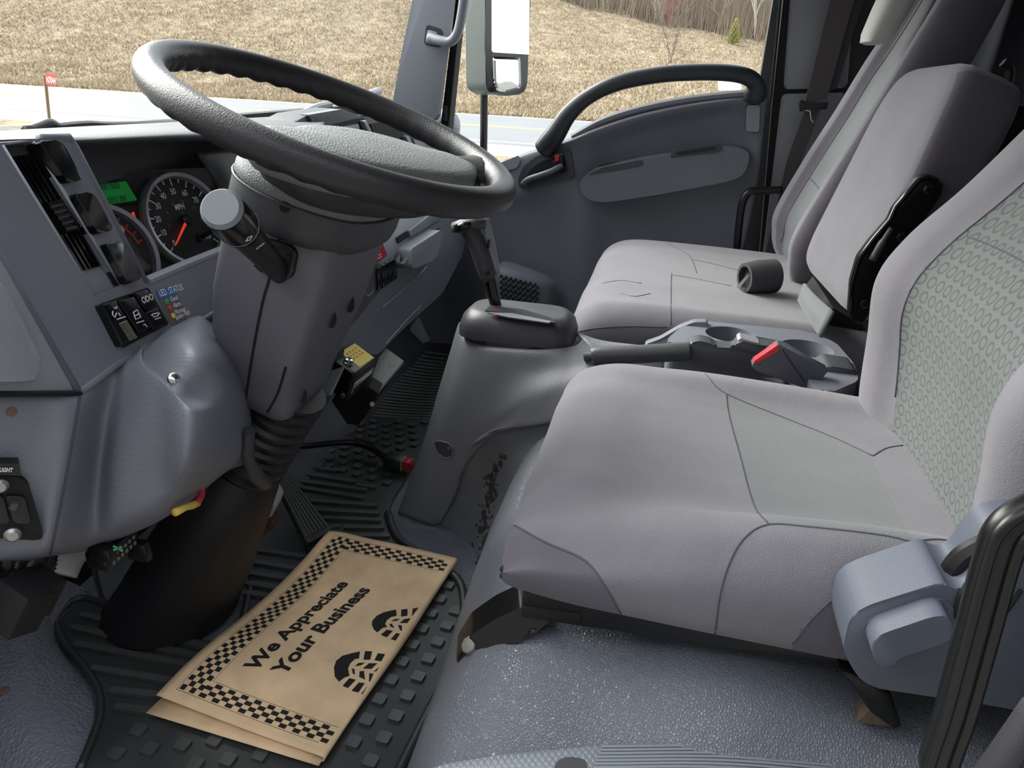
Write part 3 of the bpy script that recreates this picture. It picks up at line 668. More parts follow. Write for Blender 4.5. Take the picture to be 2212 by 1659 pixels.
for i in range(21):
    a_ = A0+(A1-A0)*i/20; ln = .010 if i % 2 == 0 else .006
    p0, p1 = gpt(cs, .0605, a_), gpt(cs, .0605-ln, a_); t_ = (pu*-math.sin(a_)+pw*math.cos(a_))*.0008
    m.add([p0-t_, p0+t_, p1+t_, p1-t_], [(0, 1, 2, 3)])
for i in range(11):
    a_ = A0+(A1-A0)*i/10; s = str(i*10)
    text(m, s, frame(gpt(cs, .0425, a_)-pw*.004-pu*(.0035*len(s)), pu, pw), size=.0125, bold=.0001, xs=.75)
text(m, 'MPH', frame(cs+pw*.016-pu*.0095+CLU[0]*.001, pu, pw), size=.0115, bold=.00015, xs=.75)
m.obj('dial_numerals', white_print, spd, smooth=False)
m = M()
for i in range(1, 7):
    a_ = A0+(A1-A0)*i/7; text(m, str(i*20), frame(gpt(cs, .028, a_)-pw*.0025-pu*.004, pu, pw), size=.006, xs=.75)
text(m, 'km/h', frame(cs+pw*.009-pu*.006+CLU[0]*.001, pu, pw), size=.006, xs=.75)
m.obj('kilometre_numerals', mat('dim_print', (110, 108, 105), .6), spd, smooth=False)
ndl = mat('needle_red', (225, 70, 50), .4, emis=((225, 60, 40), .25))
a_ = A0; d_ = gpt(cs, 1, a_, 0)-cs; s_ = d_.cross(CLU[0]).normalized(); h0 = cs+CLU[0]*.005
M().prism([h0-s_*.0022, h0+s_*.0022, h0+d_*.046+s_*.0008, h0+d_*.046-s_*.0008], CLU[0]*.0015).obj('needle', ndl, spd)
M().lathe([(.008, .001), (.008, .008), (.006, .010)], cs, CLU[0], 20).obj('needle_hub', black, spd)
m = M()
for i in range(6):
    a_ = math.radians(78-i*13); p0, p1 = gpt(ctc, .060, a_), gpt(ctc, .050, a_); t_ = (pu*-math.sin(a_)+pw*math.cos(a_))*.001
    m.add([p0-t_, p0+t_, p1+t_, p1-t_], [(0, 1, 2, 3)])
arcs = [[gpt(ctc, r_, math.radians(80-i*5)) for i in range(15)] for r_ in (.0495, .052)]
m.grid(arcs); m.obj('red_zone', mat('zone_red', (200, 60, 45), .5), tac, smooth=False)
m = M(); text(m, '4', frame(gpt(ctc, .041, math.radians(42)), pu, pw), size=.014, bold=.0002); text(m, '3', frame(gpt(ctc, .041, math.radians(100)), pu, pw), size=.014, bold=.0002); m.obj('dial_numerals', white_print, tac, smooth=False)
lcd = M().prism(rnd(pts([(203, 401), (272, 391), (297, 432), (224, 442)], off(CLU, .004)), .002), -CLU[0]*.004).obj('display', mat('lcd_green', (20, 110, 50), .3, emis=((20, 120, 50), .12)), dash, smooth=False, label='lit green display')
M().prism(rnd(pts([(196, 396), (276, 384), (306, 437), (222, 449)], off(CLU, .001)), .003), -CLU[0]*.003).obj('display_frame', black, dash)
m = M(); lg = mat('lcd_dark', (8, 50, 26), .4)
for a, b, t_ in ((214, 412, '000 000'), (236, 439, '502 00')): text(m, t_, frame(PP(a, b, off(CLU, .005)), pu, pw), size=.011, bold=.0001, xs=.9)
m.obj('display_digits', lg, lcd, smooth=False)
m = M(); strokes(m, [[(283, 470), (286, 460), (292, 468), (283, 470)], [(288, 458), (290, 466)]], off(CLU, .002), .0011); m.obj('warning_symbol', ndl, dash)
M().tube([PP(430, 515, CLU), PP(468, 494, off(CLU, .03))], .0035, 10).obj('trip_stem', gloss_black, dash)
M().lathe([(.007, 0), (.0055, .006)], PP(430, 515, CLU), CLU[0], 14).obj('trip_collar', black, dash)
M().prism(pts([(160, 392), (330, 368), (450, 364), (520, 450), (520, 560), (312, 612)], off(CLU, .014)), CLU[0]*.001).obj('cluster_lens', glass('lens_glass', .02), dash, smooth=False)
M().tube([PP(316, 608, off(POD, -.003)), PP(400, 572, off(POD, -.003)), PP(480, 540, off(POD, -.003))], .006, 8).obj('lens_sill', plastic_lt, dash)
# ---- knee panel, one moulded surface with a pocket
kc = [
 [(-160, 835, .66), (0, 835, .64), (95, 833, .63), (168, 830, .62), (226, 778, .63), (268, 748, .625), (315, 724, .61), (377, 694, .60), (436, 668, .61), (475, 670, .66)],
 [(-160, 853, .63), (0, 853, .605), (95, 851, .59), (172, 851, .578), (236, 806, .59), (278, 776, .578), (325, 752, .56), (385, 722, .545), (440, 700, .56), (480, 700, .64)],
 [(-160, 940, .635), (0, 935, .605), (88, 930, .588), (160, 925, .572), (222, 890, .592), (268, 860, .568), (330, 830, .53), (420, 770, .49), (500, 770, .525), (535, 790, .62)],
 [(-160, 1030, .645), (0, 1030, .615), (78, 1025, .595), (145, 1010, .575), (212, 985, .60), (255, 960, .565), (345, 920, .512), (425, 880, .458), (526, 850, .505), (555, 860, .60)],
 [(-160, 1120, .655), (0, 1115, .625), (72, 1115, .605), (128, 1100, .585), (202, 1080, .61), (250, 1060, .57), (350, 1020, .515), (420, 990, .462), (532, 925, .505), (565, 935, .60)],
 [(-160, 1195, .665), (0, 1195, .635), (68, 1190, .615), (114, 1180, .60), (196, 1160, .62), (250, 1138, .585), (345, 1095, .53), (420, 1050, .505), (520, 985, .505), (550, 1000, .60)],
 [(-160, 1217, .70), (0, 1214, .67), (66, 1211, .65), (106, 1202, .64), (192, 1188, .66), (250, 1166, .63), (335, 1130, .57), (410, 1082, .545), (505, 1010, .54), (535, 1030, .62)],
 [(-160, 1210, .76), (0, 1208, .73), (66, 1205, .71), (106, 1198, .70), (192, 1184, .70), (250, 1160, .68), (335, 1124, .63), (410, 1080, .60), (500, 1012, .60), (530, 1030, .66)]]
Gk = patch([[(a, b, 'y', y) for a, b, y in r] for r in kc], 9, 9)
def ss2(a, b, x): 
    t = max(0, min(1, (x-a)/(b-a))); return t*t*(3-2*t)
for row in Gk:
    for i, p in enumerate(row):
        x, y = PR(p); ax_, ay = 430-352, 838-762; L2 = ax_*ax_+ay*ay
        t = max(0, min(1, ((x-352)*ax_+(y-762)*ay)/L2)); d = math.hypot(x-352-ax_*t, y-762-ay*t)
        row[i] = p+V((.35, 1, -.5)).normalized()*.027*(1-ss2(12, 52, d))
knee = M().grid(Gk).obj('knee_panel', plastic_dot, dash, angle=180, solid=.004, so=-1)
tk = bvh(knee)
c = cast(tk, 376, 819, .0)
M().lathe([(.007, -.002), (.007, .002), (.0045, .0045), (.0, .005)], c, (V((-.4, -1, .7))), 16).obj('panel_screw', chrome, dash)
c = cast(tk, 25, 889, .0)
M().lathe([(.005, -.002), (.005, .001), (.003, .0015)], c, V((-.3, -1, .1)), 12).obj('panel_plug', mat('rust_plug', (120, 92, 84), .8), dash)
# seam groove down the knee panel
q = seam(tk, [(172, 856), (160, 925), (145, 1010), (128, 1100), (108, 1196)], lift=.0003)
M().tube(q, .0014, 6).obj('panel_joint', plastic_dk, dash)
q = [PP(a, b, off(SID, .001)) for a, b in ((-120, 852), (60, 851), (174, 849))]
M().tube(q, .003, 6).obj('panel_joint', matte_black, dash)
# ---- light switch plate
c0, c1, c2 = cast(tk, 10, 1040), cast(tk, 85, 1150), cast(tk, -60, 1150)
ln_ = (c1-c0).cross(c2-c0).normalized()
if ln_.dot(ray(20, 1100)) > 0: ln_ = -ln_
LP = (ln_, c0)
ls = thing('light_switch', 'black switch plate with two screws under a LIGHT label on the knee panel', 'switch', PP(20, 1100, LP))
M().prism(rnd(pts([(-90, 1020), (42, 1030), (60, 1044), (94, 1158), (88, 1168), (-90, 1158)], off(LP, .008)), .006), -ln_*.012, .005).obj('switch_plate', matte_black, ls)
for dx in (0, -46):
    M().prism(rnd(pts([(12+dx, 1071), (52+dx, 1072), (68+dx, 1132), (30+dx, 1131)], off(LP, .012)), .003), -ln_*.006, .002).obj('rocker_frame', black, ls)
    M().prism(pts([(24+dx, 1088), (42+dx, 1088), (36+dx, 1106), (18+dx, 1102)], off(LP, .019)), -ln_*.008, .002).obj('rocker', mat('rocker_grey', (62, 66, 72), .4), ls)
for px, py in ((0, 1048), (27, 1153)):
    M().lathe([(.0078, 0), (.0078, .003), (.005, .006), (0, .0065)], PP(px, py, off(LP, .008)), ln_, 16).obj('screw', screw_m, ls)
lb = M().prism(pts([(-90, 1000), (40, 1002), (46, 1028), (-90, 1022)], off(LP, .018)), -ln_*.014).obj('label_strip', black, ls, smooth=False)
lu = (PP(40, 1018, off(LP, .0106))-PP(0, 1017, off(LP, .0106))).normalized(); lw = ln_.cross(lu)
if lw.z < 0: lw = -lw
m = M(); text(m, 'LIGHT', frame(PP(-2, 1019, off(LP, .0186)), lu, lw), size=.0062, bold=.00022, xs=.62); m.obj('label_lettering', white_print, lb, smooth=False)
# ---- centre and passenger side of the dash
cen_px = [(640, 500), (860, 462), (1010, 440), (1008, 500), (1000, 548), (957, 632), (872, 710), (817, 766), (782, 764), (745, 752), (700, 780), (640, 760)]
M().prism(rnd(pts(cen_px, CEN), .02, 3), (0, .12, 0), .012, 3).obj('centre_panel', plastic, dash)
C1 = off(CEN, .002)
M().prism(pts([(745, 600), (800, 560), (860, 585), (770, 690), (735, 735)], off(CEN, .004)), (0, .01, 0), .004).obj('knee_bolster', plastic_dk, dash)
M().tube([PP(a, b, off(CEN, .001)) for a, b in ((826, 664), (868, 628), (905, 594), (921, 577))], .0022, 6).obj('panel_groove', plastic_lt, dash)
M().tube([PP(a, b, off(CEN, .001)) for a, b in ((833, 743), (880, 690), (910, 660))], .0016, 6).obj('panel_groove', plastic_lt, dash)
M().prism(rnd(pts([(814, 529), (826, 522), (829, 532), (837, 552), (806, 574), (806, 564)], off(CEN, .012)), .004), (0, .02, 0), .003).obj('hazard_switch', red_plastic, dash, label='red hazard warning switch')
m = M(); strokes(m, [[(816, 552), (818, 541), (824, 549), (816, 552)], [(816, 559), (824, 554)]], off(CEN, .0125), .001); m.obj('hazard_symbol', white_print, dash)
M().prism(pts([(813, 580), (858, 555), (858, 601), (816, 630)], off(CEN, .003)), (0, .01, 0)).obj('switch_well', matte_black, dash)
for i in range(4):
    f0, f1 = i/4+.02, (i+1)/4-.02
    q = [(lerp(815, 857, f0), lerp(582, 557, f0)), (lerp(815, 857, f1), lerp(582, 557, f1)), (lerp(817, 857, f1), lerp(627, 600, f1)), (lerp(817, 857, f0), lerp(627, 600, f0))]
    M().prism(rnd(pts(q, off(CEN, .009)), .002), (0, .01, 0), .002).obj('switch_blank', gloss_black, dash)

ov = [PP(798+11*math.cos(t*math.pi/12)+4*math.sin(t*math.pi/12)*-1, 612+26*math.sin(t*math.pi/12), off(CEN, .002)) for t in range(24)]
M().prism(ov, (0, .004, 0)).obj('socket_recess', matte_black, dash)
M().tube([p for p in ov[2:11]], .0025, 6).obj('socket_rim', plastic_lt, dash)
M().prism(rnd(pts([(888, 538), (952, 497), (957, 501), (946, 550), (935, 562), (900, 579), (889, 578)], off(CEN, .035)), .01), (0, .05, 0), .008, 3).obj('ash_tray', plastic_lt, dash)
M().prism(pts([(868, 545), (952, 492), (944, 500), (886, 540)], off(CEN, .004)), (0, .005, 0)).obj('tray_slot', matte_black, dash)
M().tube(cat([PP(862, 552, off(CEN, .006)), PP(858, 566, off(CEN, .02)), PP(868, 572, off(CEN, .03)), PP(877, 560, off(CEN, .03))], 5), .006, 8).obj('bag_hook', plastic_dk, dash)
M().prism(pts([(857, 514), (878, 500), (887, 508), (862, 525)], off(CEN, .003)), (0, .01, 0)).obj('card_slot', matte_black, dash)
M().prism(pts([(884, 498), (930, 462), (960, 462), (950, 476), (888, 512)], off(CEN, .006)), (0, .01, 0), .003).obj('radio_trim', plastic_lt, dash)
# upper part beyond the steering wheel
UP = tplane(.76, .72, .1)
M().prism(pts([(640, 262), (665, 248), (742, 236), (785, 252), (870, 262), (985, 270), (1020, 330), (1020, 470), (600, 520), (600, 300)], UP), (0, .07, 0), .006).obj('dash_panel', plastic_dk, dash)
M().prism(rnd(pts([(667, 248), (737, 236), (780, 252), (682, 275)], off(UP, .006)), .006), (0, .02, 0), .004).obj('ribbed_pad', mat('ribbed_pad', (120, 124, 128), .6, [('dotsY', 130, .8, .002)]), dash)
M().prism(pts([(681, 279), (786, 254), (800, 284), (700, 296)], off(UP, .003)), (0, .006, 0)).obj('radio_slot', matte_black, dash)
M().prism(pts([(708, 280), (775, 268), (779, 284), (716, 296)], off(UP, .010)), (0, .01, 0), .002).obj('radio_face', mat('radio_face', (120, 122, 120), .4), dash)
M().prism(pts([(785, 262), (792, 260), (806, 288), (799, 290)], off(UP, .014)), (0, .02, 0), .002).obj('panel_divider', plastic_lt, dash)
M().prism(pts([(800, 268), (840, 262), (885, 300), (880, 318), (812, 300)], off(UP, .003)), (0, .004, 0)).obj('open_tray', matte_black, dash)
M().prism(pts([(876, 295), (884, 293), (893, 312), (886, 314)], off(UP, .016)), (0, .02, 0), .002).obj('panel_divider', plastic_lt, dash)
M().prism(pts([(892, 300), (960, 318), (965, 335), (900, 316)], off(UP, .012)), (0, .02, 0), .003).obj('grab_pad', plastic_lt, dash)
ec = P(958, 272, 'y', .72)
M().lathe([(0, .05), (.028, .046), (.045, .03), (.05, 0), (.05, -.06)], ec, V((-.3, -.75, .35)), 20).obj('end_vent', plastic_lt, dash)
# ================================================================== STEERING COLUMN AND WHEEL
TI = math.radians(19.3)
wc = V((.012, .39, .808)); wn = V((0, -math.sin(TI), math.cos(TI))); wu = V((1, 0, 0)); wv = wn.cross(wu)
def wp_(u, v, s): return wc+wu*u+wv*v-wn*s
RO = math.radians(-27)
du = wu*math.cos(RO)+wv*math.sin(RO); dv = wn.cross(du)
wheel = thing('steering_wheel', 'large black grained steering wheel tilted almost flat on the column', 'steering wheel', wc)
G = []; NA, NB = 320, 20; RW, RT = .2055, .0168
for i in range(NA):
    a = 2*math.pi*i/NA; e = wu*math.cos(a)+wv*math.sin(a); row = []
    wav = .5-.5*math.cos(a*44)
    grip = .35+.65*sstep(-.4, .2, math.sin(a-.4))
    for k in range(NB):
        b = 2*math.pi*k/NB; q = 1-.16*wav*grip*max(0, -math.sin(b+.5))
        row.append(wc+e*(RW+RT*.98*math.cos(b)*q)+wn*(RT*1.06*math.sin(b)*q))
    G.append(row)
M().grid(G, cu=True, cv=True).obj('rim', leather, wheel, angle=180)
def hub(pts2, s): return [wc+du*u+dv*v-wn*s for u, v in pts2]
padp = [(-.152, -.056), (-.11, -.046), (-.06, -.022), (0, -.012), (.06, -.022), (.11, -.046), (.152, -.056), (.160, -.085), (.12, -.118), (.05, -.138), (-.05, -.138), (-.12, -.118), (-.160, -.085)]
po = [(p.x, p.y) for p in cat([V((a, b, 0)) for a, b in padp], 4, True)]
cx, cy = 0, -.08
sc_ = lambda f: [(cx+(a-cx)*f, cy+(b-cy)*f) for a, b in po]
M().loft([hub(sc_(.96), .034), hub(sc_(1.0), .028), hub(sc_(1.0), .004), hub(sc_(.975), -.003), hub(sc_(.86), -.0065), hub(sc_(.3), -.009)]).obj('hub_pad', mat('hub_pad_vinyl', (118, 122, 120), .5, [('grain', 500, .8, .0016)]), wheel, angle=60)
shp = [(-.135, -.05), (-.10, -.01), (-.04, .02), (.04, .02), (.10, -.01), (.135, -.05), (.12, -.10), (.06, -.128), (-.06, -.128), (-.12, -.10)]
sho = [(p_.x, p_.y) for p_ in cat([V((a_, b_, 0)) for a_, b_ in shp], 5, True)]
shs = lambda f: [(a_*f, -.05+(b_+.05)*f) for a_, b_ in sho]
M().loft([hub(shs(1.0), .024), hub(shs(1.0), .036), hub(shs(.93), .052), hub(shs(.74), .064), hub(shs(.5), .07)]).obj('hub_shell', mat('hub_shell_plastic', (52, 52, 55), .45, GR), wheel, angle=60)
for sgn in (1, -1):
    a = RO+(math.radians(-22) if sgn > 0 else math.radians(202))
    e = wu*math.cos(a)+wv*math.sin(a); tng = wn.cross(e)
    p0 = wc+du*(.135*sgn)+dv*-.078-wn*.018; p1 = wc+e*.168-wn*.012; p2 = wc+e*.204-wn*.002
    M().tube(cat([p0, p1, p2], 6), [.034, .034, .034, .034, .034, .034, .034, .0335, .033, .034, .036, .038, .040], 14, up=wn, flat=.42).obj('spoke', leather, wheel, angle=180)
m = M(); text(m, 'ISUZU', lambda x, y: wc+du*(x-.030)+dv*(-.036+y)-wn*(-.0075+(y)*.28), size=.016, bold=.0004, xs=1.2)
m.obj('hub_emblem', mat('emblem_grey', (150, 155, 152), .35), wheel, smooth=False)
col = thing('steering_column', 'dark grey steering column shroud with stalk and rubber boot under the wheel', 'steering column', (.012, .66, .01))
cov = [(-.098, .062), (-.118, .02), (-.112, -.03), (-.088, -.07), (-.05, -.088), (0, -.094), (.05, -.088), (.088, -.07), (.112, -.03), (.118, .02), (.098, .062), (.05, .085), (-.05, .085)]
cv_ = [(p.x, p.y) for p in cat([V((a, b, 0)) for a, b in cov], 4, True)]
ring = lambda f, s, o=0: [wp_(a*f, b*f+o, s) for a, b in cv_]
M().loft([ring(.86, .122), ring(.97, .112), ring(1.0, .10), ring(1.0, .076)]).obj('column_cover', column_dark, col, angle=50)
M().loft([ring(.985, .077), ring(.985, .074), ring(1.0, .072), ring(.99, .062), ring(.92, .052), ring(.6, .046)]).obj('cover_cap', mat('cover_cap_plastic', (112, 115, 116), .55, [('grain', 600, .7, .0014)]), col, angle=50)
M().tube([wp_(a*1.004, b*1.004, .0755) for a, b in cv_], .0018, 6, closed=True).obj('cover_rim', column_dark, col)
M().lathe([(.052, .0), (.05, .03)], wp_(0, -.02, .07), wn, 24).obj('hub_collar', black, col)
sec = []
for s, hu, v0, v1, r in ((.104, .088, -.066, .066, .024), (.14, .094, -.068, .070, .017), (.22, .092, -.066, .068, .017), (.28, .086, -.062, .06, .018), (.315, .078, -.060, .045, .02), (.33, .072, -.060, .04, .024), (.355, .066, -.060, .025, .022), (.375, .060, -.058, .015, .022), (.385, .05, -.05, .008, .02)):
    o = rnd([wp_(-hu, v0, s), wp_(hu, v0, s), wp_(hu, v1, s), wp_(-hu, v1, s)], r, 6); sec.append(o)
lower = M().loft(sec).obj('column_shroud', column_plastic, col, angle=50)
tl = bvh(lower)
q = seam(tl, [(606, 478), (602, 520), (583, 598), (566, 660), (545, 770), (530, 870)], lift=.0002)
M().tube(q, .0017, 6).obj('shroud_gap', matte_black, col)
q = seam(tl, [(618, 792), (600, 850), (578, 890)], lift=.0002)
if len(q) > 2: M().tube(q, .0017, 6).obj('shroud_gap', matte_black, col)
for px, py in ((718, 690), (757, 657), (655, 855)):
    c = cast(tl, px, py, -.001)
    if c is not None: M().lathe([(.012, 0), (.010, .0016), (.006, .0018)], c, wu*.8-wv*.6, 14).obj('screw_cup', column_dark, col)
c = cast(bvh(bpy.data.objects['column_cover']), 616, 447, .0004)
if c is not None: M().lathe([(.006, 0), (.006, .0008)], c, (wc-CAM).normalized()*-1, 12).obj('screw_hole', matte_black, col)
cc = bvh(bpy.data.objects['column_cover'])
for px, py in ((848, 494), (877, 487)):
    c = cast(cc, px, py, .0005)
# stalk
stk_r = wp_(-.088, -.012, .165); tipc = P(486, 459, 'x', -.235); sdir = (tipc-stk_r).normalized()
L = (tipc-stk_r).length
stalk = M().tube([stk_r-sdir*.02, stk_r+sdir*(L*.35), stk_r+sdir*(L-.062), stk_r+sdir*(L-.05)], [.0125, .0145, .0165, .0175], 14).obj('indicator_stalk', black, col, angle=50)
M().lathe([(.0205, -.052), (.0208, -.03), (.0195, -.008), (.0185, -.003), (.016, -.0005)], tipc+sdir*.012, sdir, 28).obj('stalk_knob', gloss_black, stalk)
M().lathe([(.0195, -.004), (.0165, .0006), (.0, .0008)], tipc+sdir*.0122, sdir, 28).obj('stalk_end', mat('stalk_end_grey', (120, 124, 128), .3), stalk)
M().lathe([(.0209, 0), (.0209, .0012)], tipc+sdir*(-.036), sdir, 28).obj('stalk_ring', plastic_lt, stalk)
nb = (CAM-tipc).normalized(); nb = (nb-sdir*nb.dot(sdir)).normalized(); tb = sdir.cross(nb)
m = M(); text(m, 'OFF', lambda x, y: stk_r+sdir*(L-.060-y)+nb*.0178+tb*(x-.002), size=.006, bold=.0001)
strokes2 = [[(0, 0), (.004, .003), (0, .006), (-.004, .003), (0, 0)]]
for l in strokes2: m.tube([stk_r+sdir*(L-.03+y)+nb*.021+tb*x for x, y in l], .0005, 5)
m.obj('stalk_marks', white_print, stalk, smooth=False)
tl_pl = (-wu, wp_(-.094, 0, .16))
br = rnd([PP(a, b, tl_pl) for a, b in ((572, 512), (632, 530), (645, 548), (636, 596), (620, 604), (556, 582), (550, 566))], .006)
M().prism([p-wu*.004 for p in br], wu*.012, .003).obj('stalk_bracket', black, col)
M().prism([p-wu*.006 for p in [PP(a, b, tl_pl) for a, b in ((606, 548), (634, 552), (628, 590), (604, 586))]], wu*.004, .001).obj('stalk_socket', matte_black, col)
# bellows boot and the tube to the floor
axb = [wp_(0, -.030, .365), wp_(0, -.024, .40), V((.014, .520, .40)), V((.016, .54, .345))]
ax0, ax1 = wp_(.004, -.032, .362), V((.018, .560, .315))
rings = []; n = 34
adir = (ax1-ax0).normalized(); au = adir.cross(V((1, 0, 0))).normalized(); aw = adir.cross(au)
for i in range(n+1):
    c = lerp(ax0, ax1, i/n); r_ = .046+.004*(1 if (i//2) % 2 == 0 else -.6)
    rings.append([c+(au*math.cos(t*math.pi/12)+aw*math.sin(t*math.pi/12))*r_ for t in range(24)])
M().loft(rings).obj('bellows_boot', tube_rub, col, angle=50)
rings = []
for i, (f, r_) in enumerate(((0, .049), (.05, .056), (.3, .070), (.6, .086), (.85, .100), (.97, .108), (1.0, .110))):
    c = lerp(V((.018, .563, .318)), V((.03, .742, .012)), f)
    d2 = lerp(adir, V((0, 0, -1)), sstep(.2, 1, f)).normalized(); a2 = d2.cross(V((1, 0, 0))).normalized(); b2 = d2.cross(a2)
    rings.append([c+(a2*math.cos(t*math.pi/16)+b2*math.sin(t*math.pi/16))*r_ for t in range(32)])
M().loft(rings).obj('column_tube', tube_rub, col, angle=60)
M().tube(cat([P(538, 930, 'y', .49), P(536, 985, 'y', .50), P(552, 1025, 'y', .505), P(572, 1044, 'y', .51)], 6), [.008]*10+[.011]*9, 10).obj('tilt_lever', plastic_dk, col)
# heater duct behind the column
M().prism(rnd([P(600, 890, 'x', .17), P(720, 850, 'x', .17), P(690, 900, 'x', .17), P(662, 934, 'x', .17), P(615, 934, 'x', .17)], .01), (.12, .03, 0), .008).obj('heater_duct', plastic_dk, dash)
# ================================================================== LOCK BOX AND BRACKET BELOW THE DASH
bd = P(767, 808, 'x', .33); be = P(721, 778, 'x', .345)-bd; bc = P(816, 774, 'y', bd.y)-bd; bdn = P(748, 869, 'x', .335)-bd
lockbox = thing('lock_box', 'small black steel box with a round key lock and yellow sticker below the dash', 'box', bd+bdn)
def bx3(a, b, c): return bd+be*a+bc*b+bdn*c
t_ = M()
vs = [bx3(a, b, c) for a in (0, 1) for b in (0, 1) for c in (0, 1)]
t_.add(vs, [(0, 1, 3, 2), (4, 6, 7, 5), (0, 2, 6, 4), (1, 5, 7, 3), (0, 4, 5, 1), (2, 3, 7, 6)])
bmesh.ops.bevel(t_.bm, geom=list(t_.bm.edges), offset=.006, segments=3, profile=.5, affect='EDGES', clamp_overlap=True)
t_.obj('box_body', steel_blk, lockbox, angle=50)
bn = be.cross(bc).normalized(); bn = bn if bn.z > 0 else -bn
yl = [bd+be*a+bc*b+bn*.0008 for a, b in ((.12, .30), (.12, .93), (1.15, 1.0), (1.15, .55), (.95, .35))]
M().prism(yl, -bn*.0006).obj('warning_sticker', mat('sticker_yellow', (222, 200, 95), .6), lockbox, smooth=False, label='yellow printed sticker')
m = M()
for i in range(4):
    for j in range(3):
        o_ = bd+be*(.86-.17*j)+bc*(.44+.12*i)+bn*.0012
        m.add([o_, o_+be*.10, o_+be*.10+bc*.05, o_+bc*.05], [(0, 1, 2, 3)])
m.obj('sticker_print', mat('sticker_red', (196, 110, 70), .7), lockbox, smooth=False)
lc = bd+be*.55+bc*.18
M().lathe([(.010, 0), (.010, .003), (.009, .004), (.009, .009), (.007, .0105), (.0, .0106)], lc, bn, 22).obj('key_lock', chrome, lockbox)
M().lathe([(.0035, .0), (.003, .0006)], lc+bn*.0107, bn, 10).obj('key_hole', matte_black, lockbox)
fn = bc.cross(bdn).normalized(); fn = fn if fn.dot(CAM-bd) > 0 else -fn
wl = [bd+bc*b+bdn*c+fn*.0008 for b, c in ((.14, .38), (.92, .30), (.90, .50), (.12, .60))]
M().prism(wl, -fn*.0006).obj('number_sticker', white_print, lockbox, smooth=False)
m = M(); uL = (wl[1]-wl[0]).normalized(); wL = (wl[0]-wl[3]).normalized()
text(m, '3275 - 775', frame(wl[3]+uL*.002+wL*.0025+fn*.0006, uL, wL), size=.0085, bold=.0003, xs=.72); m.obj('sticker_digits', black_print, lockbox, smooth=False)
M().lathe([(.004, 0), (.003, .002)], bd+bc*.12+bdn*.70+fn*.0, fn, 10).obj('copper_rivet', mat('copper', (170, 100, 70), .4, metal=.7), lockbox)
ff = be.cross(bdn).normalized(); ff = ff if ff.dot(CAM-bd) > 0 else -ff
M().lathe([(.005, 0), (.0045, .002)], bd+be*.22+bdn*.86, ff, 12).obj('screw', screw_m, lockbox)
bk = thing('metal_bracket', 'bent black bracket with a pale worn top beside the lock box', 'bracket', P(775, 905, 'x', .45))
tp = [P(834, 752, 'z', .285), P(872, 779, 'z', .262), P(817, 845, 'z', .235), P(797, 832, 'z', .242), P(819, 772, 'z', .275)]
M().prism(tp, (0, 0, -.006)).obj('bracket_top', mat('worn_steel', (150, 152, 146), .5, [('noise', 300, .5, .001)], var=(120, .12)), bk, smooth=False)
lg_ = [P(872, 781, 'z', .258), P(817, 848, 'z', .232), P(776, 916, 'z', .09), P(790, 900, 'z', .095)]
M().prism(lg_, (-.004, .012, -.004)).obj('bracket_flange', steel_blk, bk, smooth=False)
M().prism([P(797, 836, 'x', .44), P(817, 850, 'x', .44), P(775, 918, 'x', .44), P(750, 916, 'x', .44), P(716, 866, 'x', .44), P(750, 845, 'x', .44)], (.05, .01, 0)).obj('bracket_leg', matte_black, bk, smooth=False)
M().lathe([(.006, 0), (.005, .003)], P(803, 873, 'x', .435), (-.6, -.6, .4), 12).obj('bolt', screw_m, bk)
# ================================================================== SHIFTER CONSOLE
con = thing('shifter_console', 'grey moulded engine cover panel that carries the gear shifter', 'console', (.42, .4, .01))
cr = [
 [(1000, 700, .475), (1004, 716, .455), (1018, 738, .42), (1060, 748, .40), (1110, 753, .395), (1165, 755, .395), (1212, 752, .40), (1246, 745, .42), (1262, 728, .455)],
 [(990, 700, .485), (992, 728, .448), (1008, 752, .412), (1055, 760, .391), (1110, 764, .386), (1168, 766, .386), (1218, 765, .391), (1258, 760, .405), (1285, 740, .45)],
 [(972, 760, .47), (975, 795, .436), (996, 805, .404), (1045, 803, .385), (1105, 803, .379), (1165, 800, .377), (1222, 792, .375), (1272, 782, .385), (1330, 765, .43)],
 [(945, 850, .46), (948, 880, .425), (972, 885, .397), (1020, 880, .381), (1080, 868, .368), (1140, 855, .352), (1200, 842, .345), (1280, 822, .35), (1360, 800, .40)],
 [(925, 920, .455), (928, 935, .42), (950, 940, .394), (990, 938, .381), (1030, 930, .372), (1075, 918, .362), (1130, 912, .345), (1220, 905, .33), (1320, 890, .34)],
 [(905, 980, .45), (906, 990, .417), (928, 997, .392), (958, 1000, .382), (985, 994, .378), (1012, 975, .374), (1035, 950, .37), (1060, 935, .365), (1100, 925, .36)],
 [(882, 1045, .445), (884, 1050, .415), (905, 1057, .390), (930, 1062, .383), (955, 1062, .381), (975, 1052, .380), (992, 1030, .379), (1005, 1008, .378), (1015, 990, .377)],
 [(860, 1105, .44), (861, 1108, .412), (880, 1118, .390), (905, 1128, .385), (928, 1136, .384), (944, 1135, .384), (955, 1122, .383), (968, 1098, .383), (975, 1080, .382)]]
Gc = patch([[(a, b, 'x', x) for a, b, x in r] for r in cr], 7, 7)
conp = M().grid(Gc).obj('console_panel', mat('console_plastic', (116, 117, 124), .48, [('dotsX', 300, .3, .0008)], var=(6, .05)), con, angle=180, solid=.004, so=-1)
tco = bvh(conp)
c = cast(tco, 960, 970, .0)
rec = [cast(tco, a, b, .0016) for a, b in ((938, 956), (950, 952), (972, 958), (980, 970), (978, 986), (962, 990), (944, 978))]
